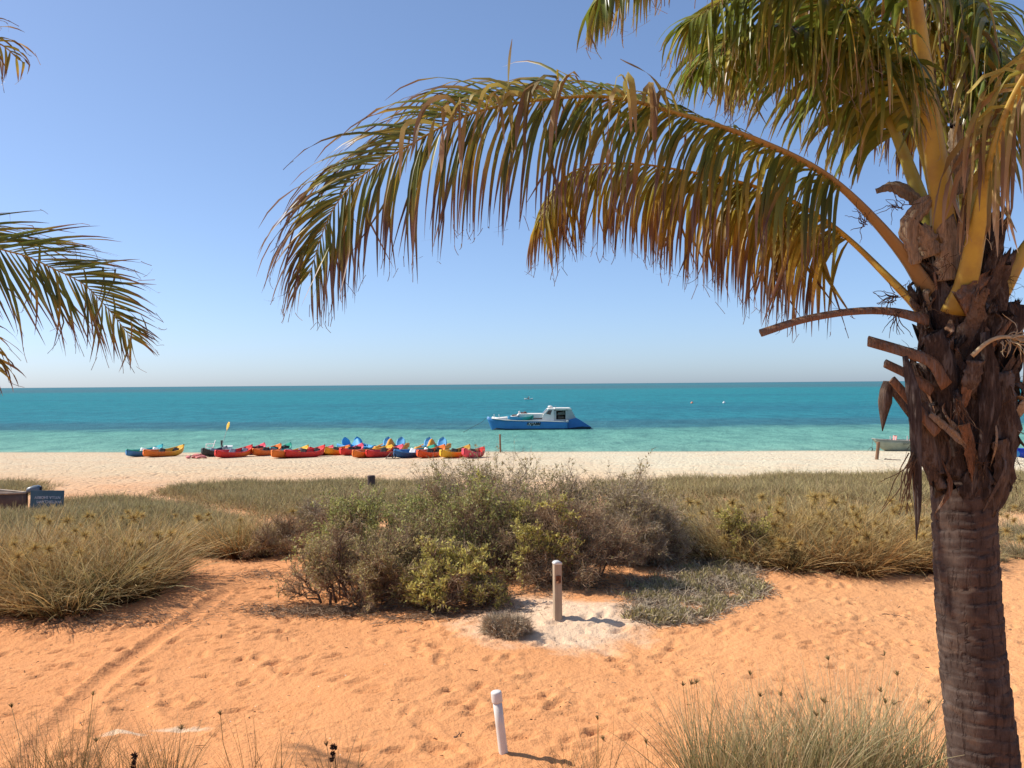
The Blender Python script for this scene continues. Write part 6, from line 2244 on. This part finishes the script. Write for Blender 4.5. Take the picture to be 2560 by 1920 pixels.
def sign_and_boat():
    # blue board lying on its edge, its lettering the wrong way up
    c = P(116, 1250, 23.4)
    gzc = float(gz(c[0], 23.4))
    w, h = .885, .48
    t = thing('sign_board', 'dark blue sign board with upside-down pale lettering at the left edge', 'sign', (c[0], 23.4, gzc), math.radians(-6), rot=(math.radians(-6), 0, math.radians(-5)))
    zc = c[2] - gzc
    obj('board', boxes_mesh('board', [((0, 0, zc), (w, .03, h))], .004), plain('sign_blue', (.045, .105, .14), .55, .3, .15, 3), t)
    M_let = plain('sign_lettering', (.5, .55, .6), .6, .3, .2, 8)
    obj('lettering', text_mesh('NYLLA SHOREV', .098, .002), M_let, t, (0.02, -.019, zc + .065), (math.radians(90), math.pi, 0))
    obj('lettering', text_mesh('WATERCLAWS', .098, .002), M_let, t, (0.06, -.019, zc - .045), (math.radians(90), math.pi, 0))
    for x in (-.36, .36):
        obj('leg', boxes_mesh('leg', [((x, .03, zc * .5 - .1), (.04, .03, zc + .2))], .004), M_tdark, t)
    # old timber boat with pale gunwale lying behind the board
    M_hull = plain('old_boat_brown', (.15, .10, .075), .8, .2, .25, 2.5)
    M_rail = plain('old_boat_pale_rail', (.42, .32, .23), .7, .25, .2, 5)
    c = P(68, 1235, 23.9)
    zb = float(gz(c[0], 23.9))
    tb_ = thing('wooden_boat', 'old brown wooden boat with pale rail lying by the blue sign board', 'boat', (c[0], 23.9, zb), math.radians(180))
    L, m = 3.6, 20
    u = np.linspace(0, 1, m)
    b = .62 * np.sin(np.clip(.012 + u * .988, 0, 1) * math.pi * .8) ** .8
    top = c[2] - zb + .02 + .26 * u ** 1.6
    keel = np.full(m, -.03) + .2 * (u ** 4)
    a = np.linspace(-math.pi / 2, math.pi / 2, 11)
    S = np.zeros((m, 11, 3))
    S[:, :, 0] = (u * L)[:, None]
    S[:, :, 1] = b[:, None] * (np.sign(np.sin(a)) * np.abs(np.sin(a)) ** .6)[None]
    S[:, :, 2] = keel[:, None] + (top - keel)[:, None] * (1 - np.abs(np.cos(a)) ** .6)[None]
    inn = S.copy()
    inn[:, :, 1] *= .92
    inn[:, :, 2] += .03 * np.cos(a)[None]
    g = Geo()
    loft(g, np.concatenate([S, inn[:, ::-1]], 1), closed=True, cap=True)
    obj('hull', g.mesh('hull', True), M_hull, tb_)
    for s in (0, -1):
        g = Geo()
        tubes(g, S[:, s] + np.array((0, 0, .015)), np.full(m, .026), 6)
        obj('rail', g.mesh('rail', True), M_rail, tb_)
    obj('thwart', boxes_mesh('thwart', [((1.2, 0, .2), (.25, .95, .03)), ((2.3, 0, .25), (.25, .95, .03))], .005), M_hull, tb_)
    # hooded grey outboard cover on its stern
    c = P(85, 1218, 24.0)
    ob = thing('outboard_motor', 'grey-blue hooded outboard motor behind the blue sign board', 'motor', (c[0], 24.0, zb), math.radians(15))
    hz = c[2] - zb
    sec = []
    for v, hh in ((-.16, .05), (-.15, .09), (-.05, .13), (.08, .15), (.14, .13), (.15, .10)):
        sec.append([(v, -.11, hz - .12), (v, -.115, hz - .12 + hh * .6), (v, -.08, hz - .1 + hh), (v, .08, hz - .1 + hh), (v, .115, hz - .12 + hh * .6), (v, .11, hz - .12)])
    g = Geo()
    loft(g, np.array(sec), closed=True, cap=True)
    obj('cowl', g.mesh('cowl', True), plain('cowl_grey', (.15, .18, .21), .4, .4, .1, 5), ob)
    obj('end_plate', boxes_mesh('end_plate', [((.165, 0, hz - .05), (.03, .17, .12))], .01), M_black, ob)
    obj('shaft_housing', boxes_mesh('shaft_housing', [((0, 0, (hz - .12) / 2), (.10, .14, hz - .12))], .02), M_black, ob)


sign_and_boat()


# loose sticks on the sand
def stick(label, pts_px, r, seed, mat=None):
    rng = np.random.default_rng(seed)
    w = np.array([G(*p) for p in pts_px]) + np.array((0, 0, r * .9 + .012))
    c = w.mean(0)
    g = Geo()
    C = catmull(w - c, 12)
    C += rng.normal(0, .006, C.shape)
    tubes(g, C, np.linspace(r, r * .5, 12), 5)
    o = obj('stick', g.mesh('stick', True), mat or M_tdark, None, c)
    return tag(o, label, 'stick', 'sticks lying on the sand')


stick('dark forked stick on the sand left of the white pipe', [(968, 1768), (980, 1758), (994, 1754)], .007, 1)
stick('short curved stick low on the sand left of the white pipe', [(1138, 1852), (1146, 1842), (1158, 1836)], .006, 2)
stick('bleached stick at the right end of the succulent mat', [(1870, 1432), (1895, 1424), (1918, 1406)], .014, 3, M_tgrey)
stick('dark twig lying at the foot of the golden hummock', [(1876, 1425), (1930, 1428), (1965, 1422)], .008, 4)
stick('thin stick on the open sand below the golden hummock', [(2205, 1538), (2240, 1540), (2268, 1547)], .006, 5)
stick('dark pole lying on the pale beach by the leaning post', [(2212, 1149), (2230, 1151), (2252, 1152)], .03, 6)
